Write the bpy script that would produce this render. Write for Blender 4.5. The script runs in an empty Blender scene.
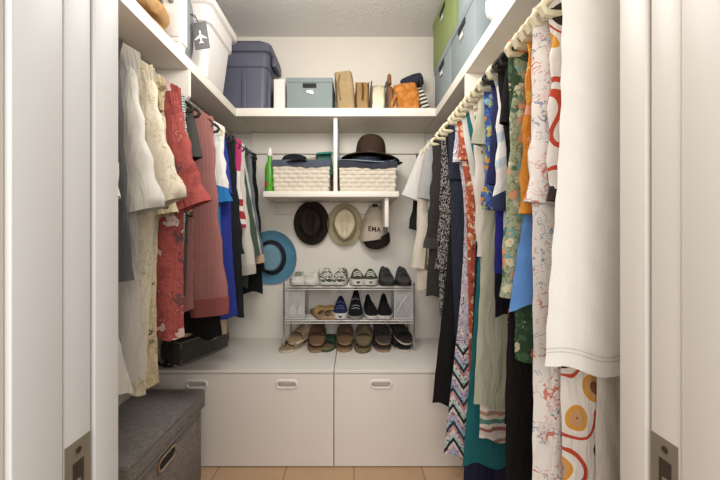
import bpy, bmesh, math, random
from mathutils import Vector, Matrix, noise as mnoise
random.seed(7)
PI = math.pi
C = bpy.context.scene.collection
S = bpy.context.scene

# ------------------------------------------------------------------ camera, light, exposure
cam_d = bpy.data.cameras.new('camera'); cam = bpy.data.objects.new('camera', cam_d); C.objects.link(cam)
cam.location = (0, 0, 1.13); cam.rotation_euler = (PI/2, 0, 0)
cam_d.sensor_width = 36; cam_d.lens = 16.5; cam_d.clip_start = .02
cam_d.shift_x = 6/720; cam_d.shift_y = -4/720
S.camera = cam
S.view_settings.view_transform = 'Standard'; S.view_settings.look = 'None'
S.view_settings.gamma = 1; S.view_settings.use_curve_mapping = False
S.view_settings.exposure = -.04
w = bpy.data.worlds.new('world'); S.world = w; w.use_nodes = True
w.node_tree.nodes['Background'].inputs[0].default_value = (1.0, .985, .97, 1)
w.node_tree.nodes['Background'].inputs[1].default_value = .66
def lamp(name, loc, size, power, rot=(0, 0, 0), col=(1, .95, .88)):
    d = bpy.data.lights.new(name, 'AREA'); d.energy = power; d.shape = 'RECTANGLE'
    d.size, d.size_y = size; d.color = col
    o = bpy.data.objects.new(name, d); C.objects.link(o); o.location = loc; o.rotation_euler = rot
    return o
d = bpy.data.lights.new('closet_ceiling_lamp', 'POINT'); d.energy = 24; d.shadow_soft_size = .16; d.color = (1, .985, .965)
o = bpy.data.objects.new('closet_ceiling_lamp', d); C.objects.link(o); o.location = (-.08, .98, 1.99)
lamp('front_fill', (.02, -1.1, 1.75), (1.6, 1.3), 34, (PI/2*.93, 0, 0), (1, .975, .945))  # unseen soft fill added behind the camera to brighten jambs and closet front

# ------------------------------------------------------------------ materials
def lin(h):
    if isinstance(h, str):
        h = h.lstrip('#'); c = [int(h[i:i+2], 16)/255 for i in (0, 2, 4)]
    else: c = list(h)
    return tuple(x/12.92 if x <= .04045 else ((x+.055)/1.055)**2.4 for x in c) + (1,)
MATS = {}
class N:
    def __init__(s, name):
        s.m = bpy.data.materials.new(name); s.m.use_nodes = True; s.t = s.m.node_tree
        s.b = s.t.nodes['Principled BSDF']; s.tc = s.t.nodes.new('ShaderNodeTexCoord')
        s.co = s.tc.outputs['Object']
    def n(s, typ, **k):
        x = s.t.nodes.new(typ)
        for a, v in k.items():
            if a.startswith('_'): setattr(x, a[1:], v)
            else: s.put(x.inputs[a.replace('__', ' ')], v)
        return x
    def put(s, inp, v):
        if isinstance(v, bpy.types.NodeSocket): s.t.links.new(v, inp)
        elif isinstance(v, bpy.types.Node): s.t.links.new(v.outputs[0], inp)
        else: inp.default_value = v
    def math(s, op, a, b=None, clamp=False):
        x = s.t.nodes.new('ShaderNodeMath'); x.operation = op; x.use_clamp = clamp
        s.put(x.inputs[0], a)
        if b is not None: s.put(x.inputs[1], b)
        return x.outputs[0]
    def mix(s, f, a, b):
        x = s.t.nodes.new('ShaderNodeMix'); x.data_type = 'RGBA'
        s.put(x.inputs[0], f); s.put(x.inputs[6], a); s.put(x.inputs[7], b)
        return x.outputs[2]
    def ramp(s, f, stops, const=True):
        x = s.t.nodes.new('ShaderNodeValToRGB'); r = x.color_ramp
        r.interpolation = 'CONSTANT' if const else 'LINEAR'
        while len(r.elements) < len(stops): r.elements.new(1)
        for e, (p, c) in zip(r.elements, stops): e.position = p; e.color = c
        s.put(x.inputs[0], f); return x.outputs[0]
    def noise(s, scale, detail=3, co=None, rough=.55, dist=0):
        x = s.n('ShaderNodeTexNoise', Scale=scale, Detail=detail, Roughness=rough, Distortion=dist)
        s.put(x.inputs['Vector'], co or s.co); return x
    def scaled(s, v):
        x = s.t.nodes.new('ShaderNodeMapping'); s.put(x.inputs[0], s.co); x.inputs['Scale'].default_value = v
        return x.outputs[0]
    def warp(s, scale, amt):
        nz = s.noise(scale, 2)
        x = s.t.nodes.new('ShaderNodeVectorMath'); x.operation = 'MULTIPLY_ADD'
        s.put(x.inputs[0], nz.outputs['Color']); x.inputs[1].default_value = (amt,)*3; s.put(x.inputs[2], s.co)
        return x.outputs[0]
    def bump(s, h, strength, dist=.002):
        x = s.n('ShaderNodeBump', Strength=strength, Distance=dist); s.put(x.inputs['Height'], h)
        s.put(s.b.inputs['Normal'], x.outputs[0])
    def done(s, col, rough=.8, metal=0, spec=.3):
        s.put(s.b.inputs['Base Color'], col); s.b.inputs['Roughness'].default_value = rough
        s.b.inputs['Metallic'].default_value = metal; s.b.inputs['Specular IOR Level'].default_value = spec
        return s.m
def cache(f):
    def g(name, *a, **k):
        if name not in MATS: MATS[name] = f(name, *a, **k)
        return MATS[name]
    return g
@cache
def plain(name, col, rough=.6, metal=0, var=.04, vs=6, bump=0, bs=80, spec=.4):
    s = N(name); c = lin(col); d = tuple(x*(1-var*2.5) for x in c[:3])+(1,)
    f = s.noise(vs, 4)
    if bump: s.bump(s.noise(bs, 3).outputs[0], bump)
    return s.done(s.mix(f.outputs[0], d, c), rough, metal, spec)
def weave(s, strength=.25, sc=900, crease=30.):
    wr = s.noise(9, 3, s.scaled((1.6, 1.6, .45)), dist=1.2)   # soft creases running down the cloth, and the weave itself
    h = s.math('ADD', s.math('MULTIPLY', wr.outputs[0], crease), s.math('MULTIPLY', s.noise(sc, 2).outputs[0], .9))
    s.bump(h, strength*2.2, .001)
@cache
def cloth(name, col, var=.12, vs=14, heather=0, knit=0, crease=24.):
    s = N(name); c = lin(col); d = tuple(x*(1-var*1.6) for x in c[:3])+(1,)
    f = s.mix(s.noise(vs, 3).outputs[0], d, c)
    if heather: f = s.mix(s.math('MULTIPLY', s.noise(420, 2).outputs[0], heather), f, lin('#d8d4cc'))
    if knit:
        wv = s.n('ShaderNodeTexWave', Scale=knit, Distortion=.6); s.put(wv.inputs['Vector'], s.co); wv.bands_direction = 'X'
        s.bump(wv.outputs[1], .5, .002)
    else: weave(s, crease=crease)
    return s.done(f, .92, 0, .15)
@cache
def floral(name, base, cols, scale=24, size=.42, leaf=None, leaf_t=.56, warp=.02, leaf2=None):
    s = N(name); co = s.warp(30, warp)
    f = lin(base)
    if leaf:
        nz = s.noise(scale*1.3, 2, co, dist=1.5); f = s.ramp(nz.outputs[0], [(0, lin(base)), (leaf_t, lin(leaf)), (leaf_t+.13, lin(leaf2 or base))])
    v = s.n('ShaderNodeTexVoronoi', Scale=scale); s.put(v.inputs['Vector'], co)
    pet = s.noise(scale*4, 1)
    dd = s.math('ADD', v.outputs['Distance'], s.math('MULTIPLY', s.math('SUBTRACT', pet.outputs[0], .5), .55))
    m = s.math('LESS_THAN', dd, size)
    sep = s.n('ShaderNodeSeparateColor'); s.put(sep.inputs[0], v.outputs['Color'])
    n = len(cols); colr = s.ramp(sep.outputs[0], [(i/n, lin(c)) for i, c in enumerate(cols)])
    inner = s.math('LESS_THAN', dd, size*.3)
    colr = s.mix(s.math('MULTIPLY', inner, .75), colr, lin(cols[(1) % n]))
    weave(s)
    return s.done(s.mix(m, f, colr), .9, 0, .15)
@cache
def splotch(name, cols, scale=12, dist=1.0, stretch=(1, 1, 1), detail=1):
    s = N(name); nz = s.noise(scale, detail, s.scaled(stretch), dist=dist)
    n = len(cols); lo, hi = .34, .68
    f = s.ramp(nz.outputs[0], [(0 if i == 0 else lo+(hi-lo)*i/n, lin(c)) for i, c in enumerate(cols)])
    weave(s); return s.done(f, .9, 0, .15)
@cache
def lines(name, base, cols, scale=30, thr=.035, warp=.03):
    # thin drawn contour lines of a few colours on a plain ground
    s = N(name); co = s.warp(18, warp); f = lin(base)
    for i, c in enumerate(cols):
        nz = s.noise(scale*(1+.35*i), 0, co, dist=1.2)
        m = s.math('LESS_THAN', s.math('ABSOLUTE', s.math('SUBTRACT', nz.outputs[0], .5-.06*i)), thr)
        mk = s.math('GREATER_THAN', s.noise(14+6*i, 1).outputs[0], .53)
        f = s.mix(s.math('MULTIPLY', m, mk), f, lin(c))
    weave(s); return s.done(f, .9, 0, .15)
@cache
def stripes(name, cols, period=.02, axis=0, warp=.0, skew=0):
    s = N(name); sp = s.n('ShaderNodeSeparateXYZ'); s.put(sp.inputs[0], s.warp(20, warp) if warp else s.co)
    v = sp.outputs[axis]
    if skew: v = s.math('ADD', v, s.math('MULTIPLY', sp.outputs[2 if axis == 0 else 0], skew))
    f = s.math('FRACT', s.math('ADD', s.math('DIVIDE', v, period), 50.))
    n = len(cols); weave(s)
    return s.done(s.ramp(f, [(i/n, lin(c)) for i, c in enumerate(cols)]), .9, 0, .15)
@cache
def tweed(name, a, b, scale=160, t=.5):
    s = N(name); v = s.n('ShaderNodeTexVoronoi', Scale=scale); s.put(v.inputs['Vector'], s.scaled((1, 1, .6)))
    sep = s.n('ShaderNodeSeparateColor'); s.put(sep.inputs[0], v.outputs['Color'])
    s.bump(v.outputs['Distance'], .8, .004)
    return s.done(s.ramp(sep.outputs[0], [(0, lin(a)), (t, lin(b))]), .95, 0, .1)
@cache
def zigzag(name, upper, cols, period=.13, amp=.5, switch=-.62):
    # a swirling print above, broad zigzag bands below the height `switch`
    s = N(name); sp = s.n('ShaderNodeSeparateXYZ'); s.put(sp.inputs[0], s.co)
    pp = s.t.nodes.new('ShaderNodeMath'); pp.operation = 'PINGPONG'; s.put(pp.inputs[0], s.math('ADD', sp.outputs[0], 1.)); pp.inputs[1].default_value = .035
    d = s.math('ADD', sp.outputs[2], s.math('MULTIPLY', pp.outputs[0], 1.6))
    dots = s.n('ShaderNodeTexVoronoi', Scale=85); s.put(dots.inputs['Vector'], s.co)
    f = s.math('FRACT', s.math('ADD', s.math('DIVIDE', d, period), 50.))
    n = len(cols); z = s.ramp(f, [(i/n, lin(c)) for i, c in enumerate(cols)])
    z = s.mix(s.math('MULTIPLY', s.math('LESS_THAN', dots.outputs[0], .33), .75), z, lin('#23222c'))
    nz = s.noise(13, 1, s.scaled((1, 1, .7)), dist=2.5)
    k = len(upper); sw = s.ramp(s.math('FRACT', s.math('MULTIPLY', nz.outputs[0], 5.)), [(i/k, lin(c)) for i, c in enumerate(upper)])
    sw = s.mix(s.math('MULTIPLY', s.math('LESS_THAN', dots.outputs[0], .22), .6), sw, lin('#3a3030'))
    weave(s); return s.done(s.mix(s.math('GREATER_THAN', sp.outputs[2], switch), z, sw), .9, 0, .15)
@cache
def bands(name, stops, edge=.0):
    # plain colour blocks by height: [(upper z limit, colour)...] from the bottom up
    s = N(name); sp = s.n('ShaderNodeSeparateXYZ'); s.put(sp.inputs[0], s.co)
    z = s.math('ADD', sp.outputs[2], s.math('MULTIPLY', sp.outputs[0], edge))
    f = lin(stops[0][1])
    for z0, c in stops[1:]: f = s.mix(s.math('GREATER_THAN', z, z0), f, lin(c))
    weave(s); return s.done(f, .9, 0, .15)
@cache
def metal(name, col, rough=.25):
    s = N(name); return s.done(lin(col), rough, 1.0, .5)
@cache
def clear(name, col='#ffffff', opac=.25, rough=.1):
    s = N(name); t = s.t; out = t.nodes['Material Output']
    tr = t.nodes.new('ShaderNodeBsdfTransparent'); mx = t.nodes.new('ShaderNodeMixShader')
    s.done(lin(col), rough, 0, .5); mx.inputs[0].default_value = opac
    t.links.new(tr.outputs[0], mx.inputs[1]); t.links.new(s.b.outputs[0], mx.inputs[2]); t.links.new(mx.outputs[0], out.inputs[0])
    return s.m
def tile_mat():
    s = N('floor_tile'); br = s.n('ShaderNodeTexBrick', Scale=1.0)
    br.offset = 0; br.inputs['Brick Width'].default_value = .33; br.inputs['Row Height'].default_value = .33
    br.inputs['Mortar Size'].default_value = .004; br.inputs['Color1'].default_value = lin('#d3b291'); br.inputs['Color2'].default_value = lin('#cba985')
    br.inputs['Mortar'].default_value = lin('#9c8268'); s.put(br.inputs['Vector'], s.co)
    f = s.mix(s.math('MULTIPLY', s.noise(9, 5, rough=.7).outputs[0], .55), br.outputs[0], lin('#b08a66'))
    s.bump(br.outputs[1], -.4, .003)
    return s.done(f, .35, 0, .4)
def ceiling_mat():
    s = N('ceiling_texture'); nz = s.noise(60, 4, rough=.6)
    s.bump(nz.outputs[0], .9, .006)
    return s.done(lin('#dedad6'), .95, 0, .1)
WALL = plain('wall_paint', '#e8e1d6', .7, 0, .02, 3, .15, 250)
TRIM = plain('trim_paint', '#ddd6cc', .45, 0, .02, 5, .08, 40)
SHELF = plain('shelf_paint', '#efe8dc', .5, 0, .03, 5, .1, 60)
JAMB = plain('jamb_paint', '#d9d7d3', .5, 0, .03, 4, .12, 30)
BENCH = plain('bench_laminate', '#ede6de', .4, 0, .02, 3)
BLACK = plain('black_plastic', '#17171a', .5)
SLOT_SHADE = plain('slot_shade', '#2b2d30', .9)  # dark colour painted as the shade inside handle holes
CHROME = metal('chrome', '#c9c9c9', .22)
CREAMH = plain('cream_hanger_plastic', '#e2d6b6', .5, 0, .05)
WOODH = plain('wooden_hanger', '#b58a58', .45, 0, .12, 40)
WHITEP = plain('white_plastic', '#ece8e2', .4)

# ------------------------------------------------------------------ mesh helpers
class MB:
    def __init__(s): s.v = []; s.f = []
    def add(s, vs, fs):
        o = len(s.v); s.v += [tuple(p) for p in vs]; s.f += [tuple(i+o for i in f) for f in fs]; return s
    def box(s, x0, x1, y0, y1, z0, z1, bev=.003):
        bm = bmesh.new(); bmesh.ops.create_cube(bm, size=1)
        for v in bm.verts: v.co = Vector((x0+(v.co.x+.5)*(x1-x0), y0+(v.co.y+.5)*(y1-y0), z0+(v.co.z+.5)*(z1-z0)))
        if bev: bmesh.ops.bevel(bm, geom=bm.edges[:], offset=min(bev, .45*min(x1-x0, y1-y0, z1-z0)), segments=2, affect='EDGES', profile=.5)
        return s.bm(bm)
    def bm(s, bm, M=None):
        bm.verts.index_update(); vs = [(M @ v.co if M else v.co.copy()) for v in bm.verts]
        s.add(vs, [[v.index for v in f.verts] for f in bm.faces]); bm.free(); return s
    def loft(s, rings, closed=True, cap0=True, cap1=True):
        n = len(rings[0]); o = len(s.v); vs = [p for r in rings for p in r]; fs = []
        m = n if closed else n-1
        for i in range(len(rings)-1):
            for j in range(m):
                k = (j+1) % n; fs.append((i*n+j, i*n+k, (i+1)*n+k, (i+1)*n+j))
        if cap0: fs.append(tuple(range(n))[::-1])
        if cap1: fs.append(tuple((len(rings)-1)*n+j for j in range(n)))
        return s.add(vs, fs)
    def tube(s, path, r, n=8, closed=False):
        P = [Vector(p) for p in path]; L = len(P); rings = []; up = None
        for i in range(L):
            if closed: t = P[(i+1) % L]-P[i-1]
            else: t = P[min(i+1, L-1)]-P[max(i-1, 0)]
            t.normalize()
            if up is None: up = Vector((0, 0, 1)) if abs(t.z) < .9 else Vector((1, 0, 0))
            a = t.cross(up).normalized(); b = a.cross(t).normalized(); up = b
            rr = r(i/(L-1)) if callable(r) else r
            rings.append([P[i]+a*rr*math.cos(2*PI*k/n)+b*rr*math.sin(2*PI*k/n) for k in range(n)])
        if closed: return s.loft(rings+[rings[0]], True, False, False)
        return s.loft(rings)
    def lathe(s, prof, n=32, M=None, sx=1, sy=1, cap0=True, cap1=True):
        rings = [[Vector((r*sx*math.cos(2*PI*k/n), r*sy*math.sin(2*PI*k/n), z)) for k in range(n)] for r, z in prof]
        if M: rings = [[M @ p for p in q] for q in rings]
        return s.loft(rings, True, cap0, cap1)
    def poly(s, pts, th, M=None):
        # 2-D outline (x,y) extruded along z by th
        n = len(pts); M = M or Matrix(); vs = [M @ Vector((x, y, 0)) for x, y in pts]+[M @ Vector((x, y, th)) for x, y in pts]
        return s.add(vs, [tuple(range(n))[::-1], tuple(range(n, 2*n))]+[(i, (i+1) % n, n+(i+1) % n, n+i) for i in range(n)])
    def xf(s, M):
        s.v = [tuple(M @ Vector(p)) for p in s.v]; return s
    def build(s, name, mat, parent=None, smooth=True, label=None, ang=40, fix=True):
        me = bpy.data.meshes.new(name); me.from_pydata(s.v, [], s.f)
        if fix:
            bm = bmesh.new(); bm.from_mesh(me); bmesh.ops.recalc_face_normals(bm, faces=bm.faces[:]); bm.to_mesh(me); bm.free()
        me.materials.append(mat)
        if smooth:
            for p in me.polygons: p.use_smooth = True
            me.set_sharp_from_angle(angle=math.radians(ang))
        o = bpy.data.objects.new(name, me); C.objects.link(o)
        if parent: o.parent = parent
        if label: o['label'] = label
        return o
def tag(o, label, cat, group=None, kind=None):
    o['label'] = label; o['category'] = cat
    if group: o['group'] = group
    if kind: o['kind'] = kind
    return o
def thing(name, label, cat, loc=(0, 0, 0), rz=0, group=None, rx=0, ry=0):
    o = bpy.data.objects.new(name, None); C.objects.link(o); o.empty_display_size = .05
    o.location = loc; o.rotation_euler = (rx, ry, rz)
    return tag(o, label, cat, group)
def struct(o, label=None):
    o['kind'] = 'structure'
    if label: o['label'] = label
    return o
def bx(*a, **k): return MB().box(*a, **k)
def at(px, py, D): return Vector(((px-354)*D/330, D, 1.13-(py-236)*D/330))

# ------------------------------------------------------------------ the room
XL, XR, YB, ZC, YF0, YF1 = -1.0, .80, 2.12, 2.41, .345, .50
RL, RR = -.357, .403
struct(bx(XL-.1, XR+.1, -.6, YB+.1, -.1, 0, bev=0).build('floor', tile_mat(), smooth=False))
struct(bx(XL-.1, XR+.1, YF0, YB+.1, ZC, ZC+.1, bev=0).build('ceiling', ceiling_mat(), smooth=False))
struct(bx(XL-.1, XR+.1, YB, YB+.1, 0, ZC, bev=0).build('wall_back', WALL, smooth=False))
struct(bx(XL-.1, XL, YF0, YB, 0, ZC, bev=0).build('wall_left', WALL, smooth=False))
struct(bx(XR, XR+.1, YF0, YB, 0, ZC, bev=0).build('wall_right', WALL, smooth=False))
m = MB()
for a, b in ((XL, RL-.02), (RR+.02, XR)):
    m.box(a, b, YF0, .405, 0, 2.07, bev=0); m.box(a, b, .455, YF1, 0, 2.07, bev=0)
m.box(XL, XR, YF0, YF1, 2.07, ZC, bev=0)
struct(m.build('wall_front', WALL, smooth=False))
# split jambs of the pocket doors, and the casing round the opening
struct(bx(RL-.02, RL, YF0-.001, .405, 0, 2.05, bev=.002).build('trim_1', JAMB))
struct(bx(RL-.02, RL, .4555, YF1+.001, 0, 2.05, bev=.002).build('trim_2', JAMB))
struct(bx(RR, RR+.02, YF0-.001, .407, 0, 2.05, bev=.002).build('trim_3', TRIM))
struct(bx(RR, RR+.02, .4565, YF1+.001, 0, 2.05, bev=.002).build('trim_4', TRIM))
struct(bx(RL-.02, RR+.02, YF0, .405, 2.05, 2.07, bev=.002).build('trim_5', TRIM))
struct(bx(RL-.02, RR+.02, .455, YF1, 2.05, 2.07, bev=.002).build('trim_6', TRIM))
struct(bx(RL-.077, RL-.006, YF0-.018, YF0-.001, 0, 2.10, bev=.004).build('trim_7', TRIM))
struct(bx(RR+.006, RR+.077, YF0-.018, YF0-.001, 0, 2.10, bev=.004).build('trim_8', TRIM))
BRONZE = plain('bronze', '#8f836f', .4, .35, .06, 60); DKBR = plain('dark_bronze', '#3a3126', .5)
def pocket_door(name, x0, x1, xe, sgn):
    d = struct(bx(x0, x1, .409, .4515, .012, 2.045, bev=.002).build(name, JAMB if sgn > 0 else TRIM))
    # edge pull and latch plate let into the door's narrow edge
    p = bx(xe-.0015, xe+.0015, .4105 if sgn > 0 else .413, .450, .665, .865, bev=.0008).build('latch_plate', BRONZE, d)
    m = MB(); m.box(xe-.0022, xe+.0022, .421, .438, .705, .838, bev=.0004); m.build('pull_recess', DKBR, p)
    m = MB(); m.box(xe-.0030, xe+.0030, .426, .433, .74, .815, bev=.001); m.build('pull_lever', BRONZE, p)
    M = Matrix.Translation((xe, .4295, .852)) @ Matrix.Rotation(PI/2, 4, 'Y')
    MB().lathe([(.0001, -.0028), (.004, -.0028), (.0045, 0), (.004, .0028), (.0001, .0028)], 16, M).build('screw', DKBR, p)
pocket_door('door_1', XL+.06, RL-.003, RL-.0035, 1)
pocket_door('door_2', RR+.003, XR-.06, RR+.0035, -1)
# ------------------------------------------------------------------ shelves, brackets, rods
ZS0, ZS1 = 1.787, 1.833
def shelf(name, label, ext, cl, brk=None):
    t = thing('wall_shelf', label, 'shelf', (0, 0, 0))
    bx(*ext, ZS0, ZS1, bev=.003).build('shelf_board', SHELF, t)
    m = MB()
    for c in cl: m.box(*c, bev=.002)
    m.build('cleat', SHELF, t)
    if brk:
        x0, x1, y, s = brk
        xa, xb = (x0, x1)
        pts = [(xa, 1.655), (xb-.03*s, 1.655), (xb, 1.685), (xb, ZS0-.0005), (xa, ZS0-.0005)]
        M = Matrix.Translation((0, y+.009, 0)) @ Matrix.Rotation(PI/2, 4, 'X')
        MB().poly(pts, .018, M).build('bracket', SHELF, t, smooth=False)
    return t
shelf('l', 'white painted shelf along the left wall above the shirts', (XL, -.65, YF1+.004, YB), [(XL, XL+.018, YF1+.004, YB, 1.69, ZS0)], (XL+.018, -.652, 1.31, 1))
shelf('r', 'white painted shelf along the right wall above the dresses', (.45, XR, YF1+.004, YB), [(XR-.018, XR, YF1+.004, YB, 1.69, ZS0)], (XR-.018, .452, 1.34, -1))
shelf('b', 'white painted shelf across the back wall, highest, under the row of bags', (-.649, .449, 1.81, YB), [(-.649, .449, YB-.018, YB, 1.655, ZS0)])
RZ = 1.757
for x, side in ((-.78, 'left'), (.58, 'right')):
    r = MB().tube([(x, YF1+.004, RZ), (x, YB-.001, RZ)], .015, 16).build('clothes_rod', plain('rod_paint', '#d9d2c6', .4))
    tag(r, f'round pale clothes rod under the {side} hand shelf', 'clothes rod')
t = thing('cubby_shelf', 'small white shelf on the back wall holding the two woven baskets', 'shelf')
bx(-.50, .248, 1.815, YB-.001, 1.345, 1.377).build('shelf_board', SHELF, t)
bx(-.114, -.092, 1.83, YB-.019, 1.3775, ZS0-.001).build('divider', SHELF, t)
bx(-.50, .248, YB-.019, YB-.001, 1.27, 1.3445).build('cleat', SHELF, t)
bx(.172, .194, 1.84, YB-.0195, 1.18, 1.3445).build('support_strut', SHELF, t)

# ------------------------------------------------------------------ storage benches
def stadium(cx, cz, w, h, n=10, r=None):
    r = r or h/2; pts = []
    for sx, sz, a0 in ((1, 1, 0), (-1, 1, 90), (-1, -1, 180), (1, -1, 270)):
        for k in range(n+1):
            a = math.radians(a0+90*k/n); pts.append((cx+sx*(w/2-r)+r*math.cos(a), cz+sz*(h/2-r)+r*math.sin(a)))
    return pts
def panel_with_holes(x0, x1, z0, z1, y, th, holes):
    bm = bmesh.new(); loops = [[(x0, z0), (x1, z0), (x1, z1), (x0, z1)]]+holes; es = []
    for lp in loops:
        vs = [bm.verts.new((x, y, z)) for x, z in lp]
        es += [bm.edges.new((vs[i], vs[(i+1) % len(vs)])) for i in range(len(vs))]
    bmesh.ops.triangle_fill(bm, use_beauty=True, edges=es)
    g = bmesh.ops.extrude_face_region(bm, geom=bm.faces[:])
    for v in [e for e in g['geom'] if isinstance(e, bmesh.types.BMVert)]: v.co.y += th
    return MB().bm(bm)
def bench(x0, label):
    x1 = x0+.90; t = thing('storage_bench', label, 'bench', (x0+.45, 1.86, 0)); L = Matrix.Translation((-x0-.45, -1.86, 0))
    m = MB(); m.box(x0+.001, x0+.019, 1.632, 2.115, 0, .456, bev=.001); m.box(x1-.019, x1-.001, 1.632, 2.115, 0, .456, bev=.001)
    m.box(x0+.019, x1-.019, 1.70, 1.715, .0, .455, bev=.001); m.box(x0+.019, x1-.019, 1.66, 1.699, 0, .03, bev=.001)
    m.xf(L).build('carcass', BENCH, t)
    bx(x0+.001, x1-.001, 1.612, 2.115, .457, .475, bev=.003).xf(L).build('bench_top', BENCH, t)
    hs = [(x0+.23, .405), (x1-.23, .405)]
    d = panel_with_holes(x0+.002, x1-.002, .006, .4545, 1.612, .018, [stadium(a, b, .088, .024) for a, b in hs]).xf(L).build('drawer_front', BENCH, t, smooth=False)
    for a, b in hs:
        m = MB(); ro = stadium(a, b, .118, .054); ri = stadium(a, b, .092, .028); rm = stadium(a, b, .105, .041)
        m.loft([[(x, 1.6125, z) for x, z in ro], [(x, 1.6075, z) for x, z in rm], [(x, 1.607, z) for x, z in stadium(a, b, .096, .032)], [(x, 1.612, z) for x, z in ri], [(x, 1.650, z) for x, z in stadium(a, b, .087, .023)]], True, False, True)
        m.xf(L).build('handle', BENCH, d)
    return t
bench(-.999, 'white storage bench at the left with the dark bag on it')
bench(-.098, 'white storage bench at the right, partly behind the long dresses')

# ------------------------------------------------------------------ garments and hangers
def hanger(side, y, kind, label, rz=0., wide=.2):  # thick plastic ones show their rounded ends
    x = -.78 if side < 0 else .58
    t = thing('clothes_hanger', label, 'hanger', (x, y, RZ), (0 if side < 0 else PI)+rz, 'hangers on the %s rod' % ('left' if side < 0 else 'right'))
    r = .0205; pts = [(r*math.cos(a), 0, r*math.sin(a)) for a in [math.radians(200-k*16) for k in range(17)]]
    pts += [(.012, 0, -.028), (0, 0, -.045), (0, 0, -.075)]
    fat = {'cream': .0085, 'wood': .009, 'dark': .006}[kind]
    mt = {'cream': CREAMH, 'wood': WOODH, 'dark': plain('black_hanger', '#2a2725', .6)}[kind]
    MB().tube(pts, .0048 if kind == 'cream' else .0028, 8).build('hook', CREAMH if kind == 'cream' else CHROME, t)
    m = MB(); W = wide; sh = []
    for k in range(-12, 13):
        u = k/12; sh.append((u*W, 0, -.072-.088*abs(u)**1.5))
    if kind == 'wood': m.tube([(a*.93, b, c-.024) for a, b, c in sh], fat, 8)
    else:
        sh += [(W+.007, 0, -.170), (W, 0, -.182), (W-.02, 0, -.185), (0, 0, -.185), (-W+.02, 0, -.185), (-W, 0, -.182), (-W-.007, 0, -.170)]
        m.tube(sh, fat, 8, closed=True)
    m.build('frame', mt, t)
    return t
def trim(label):
    w_ = label.replace(',', ' ').split()[:9]
    while w_[-1] in ('the', 'a', 'with', 'of', 'to', 'and', 'in', 'on', 'its', 'by', 'next', 'above', 'below', 'between', 'behind', 'beside', 'whose', 'among', 'near', 'one', 'small'): w_.pop()
    return ' '.join(w_)
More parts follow.
